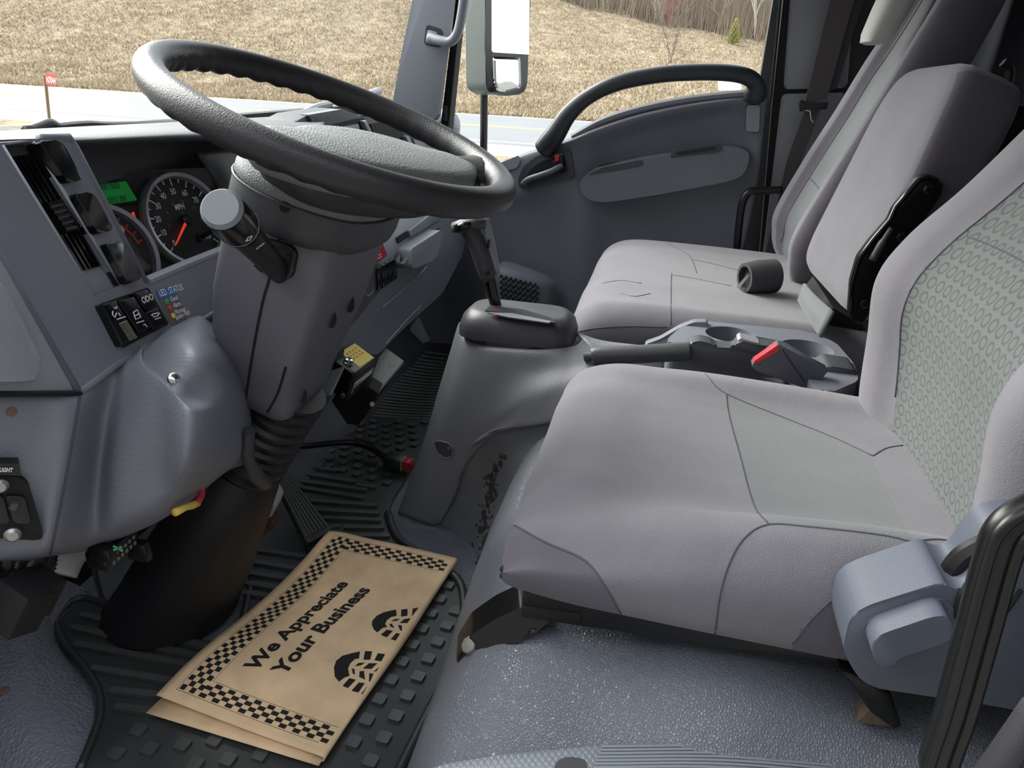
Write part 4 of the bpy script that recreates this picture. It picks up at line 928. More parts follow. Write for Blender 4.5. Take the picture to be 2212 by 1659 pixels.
if all(rec): M().add(rnd(rec, .004), [tuple(range(len(rec)*5))]) if False else None; mm = M(); qq = rnd(rec, .004); mm.add(qq, [tuple(range(len(qq)))]); mm.obj('bolt_recess', plastic_dk, con, smooth=False); M().tube(qq, .0018, 6, closed=True).obj('recess_rim', plastic, con, angle=180); M().lathe([(.005, 0), (.004, .002)], cast(tco, 970, 967, .001), (-1, -.3, .4), 12).obj('recess_bolt', mat('dark_brass', (92, 80, 66), .5, metal=.5), con)
# flat shelf to the right of the shifter, under the brake lever
M().grid(patch([[(1240, 715, 'z', .432), (1300, 735, 'z', .425), (1380, 745, 'z', .42)], [(1262, 735, 'z', .428), (1330, 765, 'z', .415), (1420, 770, 'z', .41)], [(1285, 775, 'z', .405), (1345, 800, 'z', .395), (1430, 800, 'z', .39)]], 4, 4)).obj('console_shelf', bpy.data.materials['console_plastic'], con, solid=.004, so=-1, angle=180)
# vinyl covered tunnel side below the panel
mr = [
 [(975, 1075, .40), (1000, 1018, .395), (1035, 960, .39), (1085, 925, .375), (1150, 912, .36), (1250, 900, .34)],
 [(960, 1110, .405), (1000, 1060, .395), (1045, 1010, .385), (1100, 985, .36), (1160, 975, .335), (1250, 960, .31)],
 [(900, 1150, .41), (985, 1150, .390), (1050, 1100, .365), (1110, 1080, .325), (1170, 1070, .285), (1260, 1050, .26)],
 [(890, 1180, .41), (985, 1210, .36), (1045, 1185, .31), (1110, 1170, .25), (1180, 1160, .2), (1270, 1140, .18)],
 [(900, 1190, .40), (990, 1265, .27), (1040, 1262, .21), (1100, 1260, .13), (1180, 1260, .06), (1280, 1260, .02)]]
Gm = patch([[(a, b, 'x', x) for a, b, x in r] for r in mr], 7, 7)
tun = M().grid(Gm).obj('tunnel_cover', vinyl_fine, floor_o, angle=180)
stain = mat('dirt_streak', (66, 58, 52), .9, [('noise', 300, .6, .001)], var=(60, .4))
ttu = bvh(tun)
m = M(); r = random.Random(3)
for i in range(130):
    f = r.random(); cx_ = interp(f, [0, .25, .6, 1], [1085, 1058, 1048, 1036])+r.gauss(0, 5+4*math.sin(f*3.1)); cy_ = lerp(985, 1235, f)
    s_ = r.uniform(1.5, 6.5); q = [cast(ttu, cx_+s_*math.cos(t)*r.uniform(.5, 1.1), cy_+s_*1.5*math.sin(t)*r.uniform(.5, 1.1), .0004+.0000015*i) for t in (0, 1, 2, 3, 4, 5)]
    if all(x is not None for x in q): m.add(q, [tuple(range(6))])
st_ = m.obj('dirt_streak', stain, tun, smooth=False); st_['kind'] = 'stuff'
# shifter gate
def rr_(x0, x1, y0, y1, z, r, tilt=0): return rnd([V((x0, y0, z)), V((x1, y0, z)), V((x1, y1, z+tilt)), V((x0, y1, z+tilt))], r, 6)
sh = thing('gear_shifter', 'black gear selector with slotted gate and curved lever handle', 'gear shifter', (.46, .25, .42))
M().loft([rr_(.398, .535, .138, .358, .418, .05), rr_(.398, .535, .138, .358, .432, .05), rr_(.404, .53, .144, .352, .452, .048), rr_(.416, .52, .156, .340, .464, .045), rr_(.425, .51, .165, .330, .467, .04)]).obj('gate_cover', mat('gate_plastic', (62, 62, 66), .42, GR), sh, angle=60)
sl = rnd([P(1046, 671, 'z', .468), P(1060, 660, 'z', .468), P(1130, 668, 'z', .468), P(1190, 686, 'z', .468), P(1201, 697, 'z', .468), P(1192, 697, 'z', .468), P(1130, 682, 'z', .468), P(1085, 674, 'z', .468)], .004)
M().prism(sl, (0, 0, -.003)).obj('gate_slot', matte_black, sh, smooth=False)
M().prism(rnd([P(1052, 675, 'z', .469), P(1105, 676, 'z', .469), P(1192, 694, 'z', .469), P(1186, 697, 'z', .469), P(1100, 685, 'z', .469)], .002), (0, 0, -.002)).obj('gate_indicator', plastic, sh, smooth=False)
M().prism([P(1066, 677, 'z', .4695), P(1076, 677, 'z', .4695), P(1076, 680, 'z', .4695), P(1066, 680, 'z', .4695)], (0, 0, -.001)).obj('gear_marker', red_plastic, sh, smooth=False)
lx = .475
M().tube([P(1074, 676, 'x', lx), P(1058, 600, 'x', lx)], .0115, 12, flat=.8).obj('lever_rod', gloss_black, sh)
gp = cat([P(1059, 604, 'x', lx), P(1052, 588, 'x', lx), P(1040, 552, 'x', lx), P(1027, 520, 'x', lx), P(1013, 494, 'x', lx), P(1008, 484, 'x', lx)], 5)
nq = len(gp)
M().tube(gp, [interp(i/nq, [0, .08, .3, .6, .8, 1], [.0135, .0165, .0175, .0165, .018, .014]) for i in range(nq)], 16, flat=1.0).obj('shift_handle', mat('handle_vinyl', (60, 60, 64), .42, [('grain', 500, .6, .0012)]), sh, angle=180)
M().tube(cat([P(1047, 470, 'x', lx+.012), P(1052, 500, 'x', lx+.012), P(1061, 540, 'x', lx+.010), P(1070, 592, 'x', lx+.008)], 5), [.008]*4+[.010]*12, 10).obj('handle_spine', plastic_lt, sh, angle=180)
M().tube([P(980, 492, 'x', lx-.006), P(1000, 488, 'x', lx-.008), P(1022, 484, 'x', lx-.006), P(1044, 482, 'x', lx+.006)], [.012, .0165, .0165, .013], 14, flat=.8).obj('handle_head', plastic_dk, sh, angle=180)
M().tube([P(984, 493, 'x', lx-.020), P(1000, 489, 'x', lx-.022), P(1018, 485, 'x', lx-.020)], [.006, .0085, .006], 12).obj('shift_button', gloss_black, sh, angle=180)
M().box(P(1056, 527, 'x', lx-.006), (.006, .005, .016), bev=.001).obj('overdrive_switch', gloss_black, sh)
M().lathe([(.005, 0), (.004, .001)], P(1053, 590, 'x', lx-.017), (-1, 0, 0), 12).obj('handle_screw', matte_black, sh)
# ================================================================== PARKING BRAKE
pb = thing('parking_brake_lever', 'dark grey parking brake lever lying between the two seats', 'brake lever', P(1640, 800, 'x', .40))
h0, h1, h2, h3 = P(1280, 771, 'x', .385), P(1400, 764, 'x', .385), P(1490, 758, 'x', .385), P(1700, 800, 'x', .385)
M().tube(cat([h0, P(1300, 768, 'x', .385), h1, h2], 4), [.009]+[.0145]*11+[.014], 14, up=V((0, 0, 1)), flat=1.15).obj('brake_grip', mat('brake_grip_vinyl', (66, 67, 72), .4, GR), pb, angle=60)
M().tube([P(1262, 770, 'x', .385), P(1284, 769, 'x', .385)], .0085, 12).obj('release_button', plastic_dk, pb)
side = [P(1488, 742, 'x', .38), P(1510, 736, 'x', .38), P(1536, 742, 'x', .38), P(1545, 750, 'x', .38), P(1585, 752, 'x', .38), P(1596, 736, 'x', .38), P(1640, 745, 'x', .38), P(1700, 752, 'x', .38), P(1762, 790, 'x', .38), P(1760, 830, 'x', .38), P(1560, 800, 'x', .38), P(1476, 778, 'x', .38)]
M().prism(rnd(side, .006), (.035, 0, 0), .008, 3).obj('brake_arm', plastic_dk, pb)
M().prism([P(1593, 735, 'x', .384), P(1600, 730, 'x', .384), P(1640, 742, 'x', .384), P(1596, 744, 'x', .384)], (.03, 0, 0), .002).obj('arm_catch', plastic_lt, pb)
# ================================================================== CUP HOLDER
cup = thing('cup_holder', 'grey plastic two-cup tray between the driver and passenger seats', 'cup holder', (.5, -.2, .32))
z0 = .452
tp = [P(a, b, 'z', z0) for a, b in ((1440, 733), (1468, 708), (1500, 694), (1570, 691), (1650, 699), (1740, 712), (1806, 740), (1846, 786), (1856, 822), (1790, 850), (1760, 835), (1700, 765), (1640, 745), (1500, 748), (1448, 745))]
tray = M().prism(rnd(tp, .02, 4), (0, 0, -.12), .008, 3).obj('tray_body', plastic, cup)
c1 = P(1578, 722, 'z', z0); c2 = P(1742, 752, 'z', z0)
cm = M(); cm.lathe([(.046, .03), (.043, -.07)], c1, (0, 0, 1), 40); cut(tray, cm)
cm = M(); cm.lathe([(.047, .03), (.043, -.07)], c2, (0, 0, 1), 40); cut(tray, cm)
cm = M(); mid = (c1+c2)/2; cm.box(mid+V((0, 0, 0)), (.03, .12, .05), rot=Matrix.Rotation(math.atan2((c2-c1).y, (c2-c1).x)-math.pi/2, 3, 'Z')); cut(tray, cm)
M().prism(rnd([P(1392, 744, 'x', .505), P(1425, 733, 'x', .505), P(1468, 708, 'x', .515), P(1500, 696, 'x', .525), P(1530, 696, 'x', .525), P(1530, 800, 'x', .50), P(1392, 790, 'x', .50)], .006), (.022, 0, 0), .006).obj('tray_nose', plastic, cup)
M().prism(rnd([P(1745, 818, 'x', .355), P(1790, 790, 'x', .355), P(1850, 800, 'x', .355), P(1858, 865, 'x', .355), P(1800, 856, 'x', .355), P(1742, 838, 'x', .355)], .006), (.06, 0, 0), .006).obj('tray_side', plastic_dk, cup)
# ================================================================== BUCKLE
bu = thing('seat_belt_buckle', 'dark seat belt buckle with a red release button beside the driver seat cushion', 'buckle', P(1747, 831, 'x', .32))
bq = [P(1623, 789, 'x', .31), P(1682, 743, 'x', .31), P(1696, 751, 'x', .31), P(1790, 800, 'x', .31), P(1755, 845, 'x', .31), P(1630, 800, 'x', .31)]
M().prism(rnd(bq, .003), (.022, 0, 0), .0035, 2).obj('buckle_body', mat('buckle_plastic', (74, 75, 84), .4, GR), bu)
rb0, rb1 = P(1629, 783, 'x', .307), P(1680, 748, 'x', .307); nrmb = V((-1, .0, 0)).cross((rb1-rb0).normalized())
if nrmb.dot(V((0, 1, 1))) < 0: nrmb = -nrmb
M().prism(rnd([rb0, rb1, rb1+V((.022, 0, 0)), rb0+V((.022, 0, 0))], .003), nrmb*.004, .0015).bm.free()
e_ = (rb1-rb0).normalized()
M().prism(rnd([P(1627, 781, 'x', .3085), P(1679, 746, 'x', .3085), P(1684, 757, 'x', .3085), P(1631, 788, 'x', .3085)], .0025), (.018, 0, 0), .002).obj('release_button', red_plastic, bu, label='red release button')
M().tube([P(1690, 755, 'x', .3095), P(1738, 825, 'x', .3095)], .0008, 5).obj('buckle_joint', matte_black, bu)
# ================================================================== SEATS
def pattern_fabric():
    m = mat('patterned_insert_fabric', (124, 129, 129), .95, [('noise', 600, .4, .001)], spec=.1, sheen=.2)
    N = m.node_tree.nodes; L = m.node_tree.links; b = N['Principled BSDF']
    co = [n for n in N if n.type == 'TEX_COORD'][0]
    mp = N.new('ShaderNodeMapping'); mp.inputs['Rotation'].default_value = (math.radians(90), 0, 0); mp.inputs['Scale'].default_value = (52, 52, 52)
    vo = N.new('ShaderNodeTexVoronoi'); vo.inputs['Randomness'].default_value = 0; vo.inputs['Scale'].default_value = 1; vo.voronoi_dimensions = '2D'
    cr = N.new('ShaderNodeValToRGB'); e = cr.color_ramp.elements
    a, d = lin((104, 108, 108)), lin((83, 87, 87))
    e[0].position = .24; e[0].color = a; e[1].position = .30; e[1].color = d
    for p, c in ((.38, d), (.44, a)):
        x = e.new(p); x.color = c
    L.new(co.outputs['Object'], mp.inputs[0]); L.new(mp.outputs[0], vo.inputs['Vector']); L.new(vo.outputs['Distance'], cr.inputs[0]); L.new(cr.outputs[0], b.inputs['Base Color'])
    return m
fabric_pat = pattern_fabric()
def seams(o, lists, parent, r=.0012, name='seam', m=None):
    t = bvh(o)
    for l in lists:
        q = seam(t, l, lift=-.0002)
        if len(q) > 2:
            d = [(q[i+1]-q[i]).length for i in range(len(q)-1)]
            if max(d) < .12: M().tube(q, r, 5).obj(name, m or seam_m, parent, angle=180)
drv = thing('driver_chair', 'light grey cloth driver seat nearest the camera with a patterned backrest', 'seat', (0, -.1, .335))
def cushion_row(xc, w, hb, hc, zb, hf=None):
    hn = hb; hf = hb if hf is None else hf
    p = [(-w*.96, zb), (-w*1.01, zb+.02), (-w*1.02, lerp(zb, hb, .5)), (-w*.985, hb-.028), (-w*.90, hb-.004), (-w*.79, hb-.002), (-w*.64, lerp(hc, hb, .45)), (-w*.46, hc+.004), (-w*.2, hc), (w*.2, hc), (w*.46, hc+.003), (w*.64, lerp(hc, hf, .45)), (w*.79, hf-.001), (w*.90, hf-.004), (w*.985, hf-.026), (w*1.02, lerp(zb, hf, .5)), (w*1.01, zb+.02), (w*.96, zb)]
    return [V((xc+a, 0, b)) for a, b in p]
def cushion(name, xc, rows, parent, mats, ny=14, nx=10):
    R = []
    for y, w, hb, hc, zb, *hf in rows:
        rr2 = cushion_row(xc, w, hb, hc, zb, *hf); R.append([V((p.x, y, p.z)) for p in rr2])
    A = [cat(r2, nx) for r2 in R]; C = len(A[0])
    cols = [cat([A[i][j] for i in range(len(A))], ny) for j in range(C)]
    Gq = [[cols[j][i] for j in range(C)] for i in range(len(cols[0]))]
    mm = M().grid(Gq)
    for _ in range(10): bmesh.ops.smooth_vert(mm.bm, verts=[v for v in mm.bm.verts if v.co.y > .06 and v.co.z < .425 and not v.is_boundary], factor=.5, use_axis_x=True, use_axis_y=True, use_axis_z=True)
    return mm.obj(name, mats, parent, angle=180)
rows = [(-0.4, 0.255, 0.49, 0.455, 0.383, 0.462), (-0.33, 0.262, 0.505, 0.45, 0.383, 0.464), (-0.24, 0.264, 0.51, 0.446, 0.385, 0.468), (-0.15, 0.264, 0.506, 0.446, 0.387, 0.472), (-0.08, 0.263, 0.498, 0.45, 0.388, 0.474), (-0.02, 0.26, 0.486, 0.458, 0.388, 0.474), (0.04, 0.257, 0.474, 0.466, 0.388), (0.085, 0.252, 0.464, 0.462, 0.389), (0.11, 0.245, 0.446, 0.448, 0.388), (0.122, 0.236, 0.424, 0.428, 0.389), (0.114, 0.222, 0.41, 0.413, 0.39), (0.092, 0.21, 0.401, 0.403, 0.388), (0.06, 0.2, 0.396, 0.397, 0.384), (0.02, 0.19, 0.394, 0.394, 0.382)]
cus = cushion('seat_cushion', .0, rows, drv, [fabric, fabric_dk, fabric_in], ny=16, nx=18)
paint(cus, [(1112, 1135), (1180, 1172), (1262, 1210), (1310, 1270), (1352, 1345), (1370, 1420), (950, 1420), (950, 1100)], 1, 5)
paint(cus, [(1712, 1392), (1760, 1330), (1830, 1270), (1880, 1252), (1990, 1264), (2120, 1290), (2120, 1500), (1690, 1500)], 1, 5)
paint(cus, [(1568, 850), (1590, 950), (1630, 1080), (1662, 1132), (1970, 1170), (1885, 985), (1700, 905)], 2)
seams(cus, [[(1500, 781), (1530, 815), (1568, 850), (1700, 905), (1800, 945), (1885, 985)], [(1568, 850), (1575, 900), (1597, 980), (1628, 1090), (1660, 1132)],
            [(1545, 1369), (1556, 1280), (1578, 1210), (1610, 1160), (1660, 1133), (1750, 1138), (1900, 1155), (1972, 1171)], [(1885, 985), (1930, 1075), (1972, 1171)], [(1885, 985), (1915, 968), (1950, 962)], [(1972, 1171), (2020, 1165), (2085, 1172)],
            [(1112, 1135), (1180, 1172), (1262, 1210), (1310, 1270), (1352, 1345)], [(1712, 1392), (1760, 1330), (1830, 1270), (1880, 1252), (1990, 1264)]], drv)
def backrest(name, xc, hw, path, parent, mats, bol=1.0, th=.11, nz=14):
    R = []
    for z, y0, b, sx in path:
        k = hw/.265*sx
        f = [(-.225, -th*.9), (-.258, -th*.6), (-.268, -.02), (-.258, .022*b), (-.232, .042*b), (-.195, .036*b), (-.150, .010*b), (-.07, 0), (0, 0), (.07, 0), (.150, .010*b), (.195, .036*b), (.232, .042*b), (.258, .022*b), (.268, -.02), (.258, -th*.6), (.225, -th*.9), (.1, -th), (-.1, -th)]
        R.append([V((xc+a*k, y0+c, z)) for a, c in f])
    A = [cat(r2, 9, True) for r2 in R]; C = len(A[0])
    cols = [cat([A[i][j] for i in range(len(A))], nz) for j in range(C)]
    rings = [[cols[j][i] for j in range(C)] for i in range(len(cols[0]))]
    return M().loft(rings).obj(name, mats, parent, angle=60)
bk_ = backrest('backrest', -.005, .258, [(.44, -.345, .9, .93), (.48, -.345, 1, 1), (.56, -.340, 1.05, 1), (.64, -.335, 1.1, 1), (.70, -.358, 1.05, 1), (.77, -.408, 1, .99), (.85, -.460, 1, .98), (.92, -.50, .9, .96), (.99, -.53, .5, .9)], drv, [fabric, fabric_pat], th=.10)
off_ = root_off(drv)
for p in bk_.data.polygons:
    c = p.center+off_
    if abs(c.x+.005) < interp(c.z, [.44, .6, .9], [.15, .165, .15]) and p.normal.y > .2: p.material_index = 1
tb_ = bvh(bk_)
for s in (-1, 1):
    q = []
    for i in range(26):
        z = .50+i*.018; x = -.005+s*interp(z, [.44, .6, .9], [.15, .165, .15]); h = tb_.ray_cast(V((x, .3, z)), V((0, -1, 0)))
        if h[0] is not None: q.append(h[0])
    M().tube(q, .0013, 5).obj('seam', seam_m, drv, angle=180)
for x0_ in (.60, .72):
    q = []
    for i in range(21):
        x = -.155+.30*i/20; h = tb_.ray_cast(V((x, .3, x0_)), V((0, -1, 0))); q.append(h[0])
    if x0_ > .65: M().tube(q, .0013, 5).obj('seam', seam_m, drv, angle=180)
# plastic recliner cover and lever
rx = -.325
rc = [(1820, 1402), (1836, 1332), (1872, 1308), (2036, 1256), (2052, 1268), (2078, 1276), (2104, 1262), (2136, 1215), (2170, 1180), (2230, 1168), (2330, 1185), (2330, 1600), (2190, 1532), (2020, 1506), (1872, 1484), (1842, 1446)]
M().prism(rnd([P(a, b, 'x', rx) for a, b in rc], .010, 4), (.06, 0, 0), .016, 4).obj('recliner_cover', seat_trim, drv, angle=60)
rcw = [(1850, 1408), (1862, 1350), (1900, 1328), (2035, 1290), (2062, 1310), (2075, 1400), (2060, 1440), (1920, 1462), (1870, 1450)]
M().prism(rnd([P(a, b, 'x', rx-.0015) for a, b in rcw], .010, 4), (.004, 0, 0)).obj('lever_recess', seat_trim, drv)
M().prism(rnd([P(1878, 1398, 'x', rx-.022), P(1896, 1372, 'x', rx-.022), P(2020, 1330, 'x', rx-.022), P(2052, 1332, 'x', rx-.022), P(2066, 1366, 'x', rx-.022), P(2046, 1388, 'x', rx-.022), P(1935, 1424, 'x', rx-.022), P(1915, 1450, 'x', rx-.022), P(1897, 1440, 'x', rx-.022)], .008, 4), (.022, 0, 0), .008, 4).obj('recline_lever', seat_trim, drv, angle=60)
M().tube(cat([P(2090, 1263, 'x', rx-.002), P(2072, 1300, 'x', rx-.002), P(2068, 1335, 'x', rx-.002)], 4), .0026, 6).obj('cover_slot', matte_black, drv)
M().tube([P(2205, 1275, 'x', rx-.001), P(2175, 1320, 'x', rx-.001)], .0016, 6).obj('cover_joint', matte_black, drv)
M().tube(cat([P(2048, 1262, 'x', -.30), P(2058, 1232, 'x', -.30), P(2085, 1200, 'x', -.30), P(2130, 1176, 'x', -.30), P(2200, 1150, 'x', -.30)], 5), .009, 8).obj('hinge_arm', steel_blk, drv)
# slide rail with its feet
rl = [(1128, 1272), (1165, 1280), (1300, 1325), (1545, 1366), (1840, 1412), (1840, 1446), (1540, 1394), (1255, 1352), (1125, 1335)]
M().prism([P(a, b, 'x', -.236) for a, b in rl], (.05, 0, 0), .004).obj('slide_rail', steel_blk, drv)
M().prism([P(a, b, 'x', -.238) for a, b in ((1126, 1310), (1255, 1326), (1255, 1346), (1126, 1334))], (.02, 0, 0), .002).obj('rail_end', matte_black, drv)
ft = [V(P(1125, 1312, 'x', -.225)), V(P(1195, 1340, 'x', -.225)), V(P(1188, 1358, 'x', -.228)), V(P(1148, 1360, 'x', -.228)), V(P(1126, 1384, 'x', -.23)), V(P(1115, 1402, 'x', -.23)), V(P(1062, 1402, 'x', -.225)), V(P(1010, 1438, 'x', -.215)), V(P(990, 1444, 'x', -.21)), V(P(984, 1425, 'x', -.205)), V(P(1018, 1372, 'x', -.205)), V(P(1072, 1336, 'x', -.215))]
M().prism(rnd(ft, .004, 2), (.05, .012, -.01), .004, 2).obj('rail_foot', steel_blk, drv)
M().lathe([(.011, 0), (.010, .004), (.006, .006)], P(1016, 1394, 'x', -.207), V((-.45, .45, .75)), 8).obj('foot_bolt', mat('worn_bolt', (120, 117, 110), .6, metal=.2), drv)
M().prism([P(1815, 1448, 'x', -.27), P(1842, 1456, 'x', -.27), P(1925, 1500, 'x', -.27), P(1948, 1572, 'x', -.27), P(1932, 1578, 'x', -.27), P(1880, 1540, 'x', -.27)], (.03, 0, 0), .003).obj('rail_foot', steel_blk, drv)
M().prism([P(1852, 1560, 'x', -.268), P(1890, 1520, 'x', -.268), P(1925, 1570, 'x', -.268)], (.02, 0, 0)).obj('foot_plate', mat('rusty_plate', (92, 78, 64), .9, var=(60, .5)), drv)
# near side steel belt bar
bar = thing('belt_anchor_bar', 'black bent steel channel bar beside the driver seat in the right foreground', 'bar', P(2012, 1659, 'x', -.40))
bpth = cat([P(2290, 1085, 'x', -.395), P(2225, 1105, 'x', -.40), P(2176, 1140, 'x', -.405), P(2150, 1200, 'x', -.405), P(2110, 1350, 'x', -.405), P(2062, 1530, 'x', -.402), P(2035, 1610, 'x', -.400), P(2026, 1660, 'x', -.398), P(2060, 1740, 'x', -.39)], 6)
M().tube(bpth, .0125, 12, up=V((1, 0, 0)), flat=.75).obj('bar_channel', steel_blk, bar, angle=180)
for s in (-.0075, .0075):
    tv = [(bpth[min(i+1, len(bpth)-1)]-bpth[max(i-1, 0)]).normalized() for i in range(len(bpth))]
    M().tube([p+V((-.008, 0, 0))+V((1, 0, 0)).cross(t)*s for p, t in zip(bpth, tv)], .0042, 8).obj('bar_flange', steel_blk, bar, angle=180)
bn2 = thing('driver_seat_belt', 'grey seat belt webbing running down at the bottom right corner', 'seat belt', P(2160, 1680, 'x', -.38))
M().grid(patch([[(2212, 1505, 'x', -.375), (2118, 1640, 'x', -.378), (2050, 1730, 'x', -.38)], [(2280, 1530, 'x', -.39), (2190, 1680, 'x', -.395), (2120, 1780, 'x', -.395)]], 4, 5)).obj('belt_strap', webbing, bn2, solid=.002, angle=180)
# ---------------------------------------------------------------- passenger bench and backs
pas = thing('passenger_bench', 'light grey cloth passenger seat by the far door with cushion, backrest and head restraint', 'seat', (.95, -.1, .30))
rows = [(-.40, .352, .455, .455, .33), (-.30, .356, .462, .460, .33), (-.15, .358, .466, .464, .33), (0, .358, .468, .468, .33), (.08, .356, .466, .468, .33), (.125, .350, .455, .458, .33), (.155, .342, .432, .436, .33), (.168, .336, .40, .40, .33), (.165, .332, .36, .36, .325), (.15, .33, .335, .335, .32)]
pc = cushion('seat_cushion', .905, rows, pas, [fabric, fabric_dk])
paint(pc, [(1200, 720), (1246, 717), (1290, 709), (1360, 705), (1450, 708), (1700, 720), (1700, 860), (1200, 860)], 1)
seams(pc, [[(1440, 525), (1478, 545), (1494, 560), (1505, 590)], [(1494, 560), (1560, 575), (1640, 596)], [(1450, 590), (1449, 640), (1449, 702)], [(1450, 594), (1500, 602), (1580, 618)], [(1246, 717), (1290, 709), (1360, 705), (1440, 707)]], pas, r=.0012)
# creases in the cloth
seams(pc, [[(1300, 612), (1340, 606), (1385, 612)], [(1335, 632), (1370, 640), (1405, 634)]], pas, r=.0016, name='crease', m=fabric)
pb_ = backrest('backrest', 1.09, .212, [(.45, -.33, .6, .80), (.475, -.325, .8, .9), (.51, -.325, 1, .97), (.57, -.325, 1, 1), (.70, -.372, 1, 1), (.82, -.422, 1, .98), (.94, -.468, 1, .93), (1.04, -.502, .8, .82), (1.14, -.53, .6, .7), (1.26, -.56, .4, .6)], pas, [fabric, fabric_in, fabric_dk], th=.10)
op = root_off(pas)
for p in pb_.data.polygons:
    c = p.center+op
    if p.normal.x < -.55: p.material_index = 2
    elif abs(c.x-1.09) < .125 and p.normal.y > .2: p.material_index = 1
tq = bvh(pb_)
for s in (-1, 1):
    q = []
    for i in range(30):
        h = tq.ray_cast(V((1.09+s*interp(.49+i*.022, [.5, .9, 1.2], [.13, .125, .07]), .3, .49+i*.022)), V((0, -1, 0)))
        if h[0] is not None: q.append(h[0])
    M().tube(q, .0013, 5).obj('seam', seam_m, pas, angle=180)
q = []
for i in range(14):
    h = tq.ray_cast(V((.963+.254*i/13, .3, .66-.012*math.sin(i/13*3.14))), V((0, -1, 0))); q.append(h[0])
M().tube(q, .0013, 5).obj('seam', seam_m, pas, angle=180)
hc = P(1924, 20, 'x', 1.10)
hr = []
for k, (dz, sx_, sy_) in enumerate(((-.072, .03, .012), (-.068, .05, .024), (-.05, .058, .03), (0, .062, .034), (.06, .068, .036), (.12, .06, .03), (.128, .03, .02))):
    hr.append([hc+V((sx_*math.copysign(abs(math.cos(t*math.pi/14))**.5, math.cos(t*math.pi/14)), sy_*math.copysign(abs(math.sin(t*math.pi/14))**.7, math.sin(t*math.pi/14))-dz*.30, dz)) for t in range(28)])
M().loft(hr).obj('head_restraint', mat('head_restraint_cloth', (186, 184, 180), .95, [('noise', 700, .4, .001)], spec=.1, sheen=.2), pas, angle=60)
# centre fold-down back
cen = thing('centre_seat_back', 'light grey fold-down middle seat back standing between the two outer seats', 'seat back', (.67, -.36, .42))
q = [P(1722, 566, 'x', .83), P(1936, 145, 'x', .83), P(2092, 122, 'x', .53), P(1832, 690, 'x', .53)]
tvec = (P(2168, 160, 'x', .53)-P(2088, 130, 'x', .53)); tvec = V((0, -.105, -.035))
ol = rnd(q, [.06, .09, .05, .07], 8); oc = sum(ol, V((0, 0, 0)))/len(ol); fnv = -tvec.normalized()
def bring(f, d): return [oc+(p-oc)*f+tvec*d for p in ol]
cb = M().loft([bring(.5, -.05), bring(.86, -.035), bring(.95, .02), bring(.985, .10), bring(1.0, .24), bring(1.0, .80), bring(.98, .93), bring(.93, 1.0), bring(.5, 1.02)]).obj('back_cushion', [fabric, fabric_dk], cen, angle=180)
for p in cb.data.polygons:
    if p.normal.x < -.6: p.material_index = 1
hx = .505
hg = [(1984, 384), (2010, 377), (2034, 389), (2039, 412), (2010, 455), (1962, 525), (1905, 640), (1862, 702), (1844, 699), (1834, 675), (1838, 610), (1854, 556), (1884, 516), (1921, 474), (1932, 448)]
M().prism(rnd([P(a, b, 'x', hx) for a, b in hg], .006, 3), (.02, 0, 0), .005, 3).obj('hinge_bracket', steel_blk, cen, angle=60)
rim = [P(a, b, 'x', hx-.003) for a, b in ((1836, 672), (1840, 612), (1856, 558), (1886, 518), (1923, 475), (1936, 446), (1984, 390), (2008, 382))]
M().tube(rim, .0045, 8).obj('bracket_rim', gloss_black, cen, angle=180)
M().tube(cat([P(1926, 492, 'x', hx-.006), P(1905, 525, 'x', hx-.008), P(1884, 562, 'x', hx-.008)], 4), [.005]*4+[.007]*5, 8).obj('hinge_latch', plastic_dk, cen, angle=180)
for px, py in ((2005, 409), (1947, 511), (1868, 655)):
    M().lathe([(.009, 0), (.009, .004), (.006, .006)], P(px, py, 'x', hx-.001), (-1, 0, 0), 6).obj('bracket_bolt', steel_blk, cen, smooth=False)
fl = [[V(P(1735, 612, 'x', .66)), V(P(1760, 640, 'x', .60)), V(P(1798, 672, 'x', .54))], [V(P(1722, 648, 'x', .66)), V(P(1745, 690, 'x', .60)), V(P(1770, 728, 'x', .54))]]
M().grid(patch(fl, 5, 5)).obj('cloth_flap', fabric_in, cen, solid=.006, angle=180)
M().tube(cat([P(2166, 135, 'x', .56), P(2182, 150, 'x', .56), P(2176, 190, 'x', .56), P(2160, 225, 'x', .56)], 4), .007, 8).obj('pull_strap', black, cen)
M().prism([P(1772, 700, 'x', .60), P(1800, 665, 'x', .60), P(1860, 700, 'x', .60), P(1880, 860, 'x', .60), P(1790, 740, 'x', .60)], (.25, 0, 0)).obj('dark_gap_block', matte_black, cen, smooth=False)  # black block put in for the dark gap under the cloth flap
# passenger belt and its hardware
pbelt = thing('passenger_seat_belt', 'brown grey seat belt webbing hanging down the pillar behind the passenger seat', 'seat belt', P(1760, 210, 'x', 1.39))
M().prism([P(1808, -60, 'x', 1.39), P(1862, -60, 'x', 1.39), P(1786, 214, 'x', 1.39), P(1738, 224, 'x', 1.39)], (.003, 0, 0)).obj('belt_strap', webbing_br, pbelt, smooth=False)
M().prism([P(1738, 240, 'x', 1.395), P(1772, 236, 'x', 1.395), P(1732, 345, 'x', 1.395), P(1690, 552, 'x', 1.395), P(1652, 552, 'x', 1.395), P(1700, 345, 'x', 1.395)], (.003, 0, 0)).obj('belt_strap', webbing_br, pbelt, smooth=False)
M().prism([P(1852, -60, 'x', 1.40), P(1882, -60, 'x', 1.40), P(1808, 190, 'x', 1.40), P(1780, 205, 'x', 1.40)], (.003, 0, 0)).obj('belt_strap', webbing, pbelt, smooth=False)
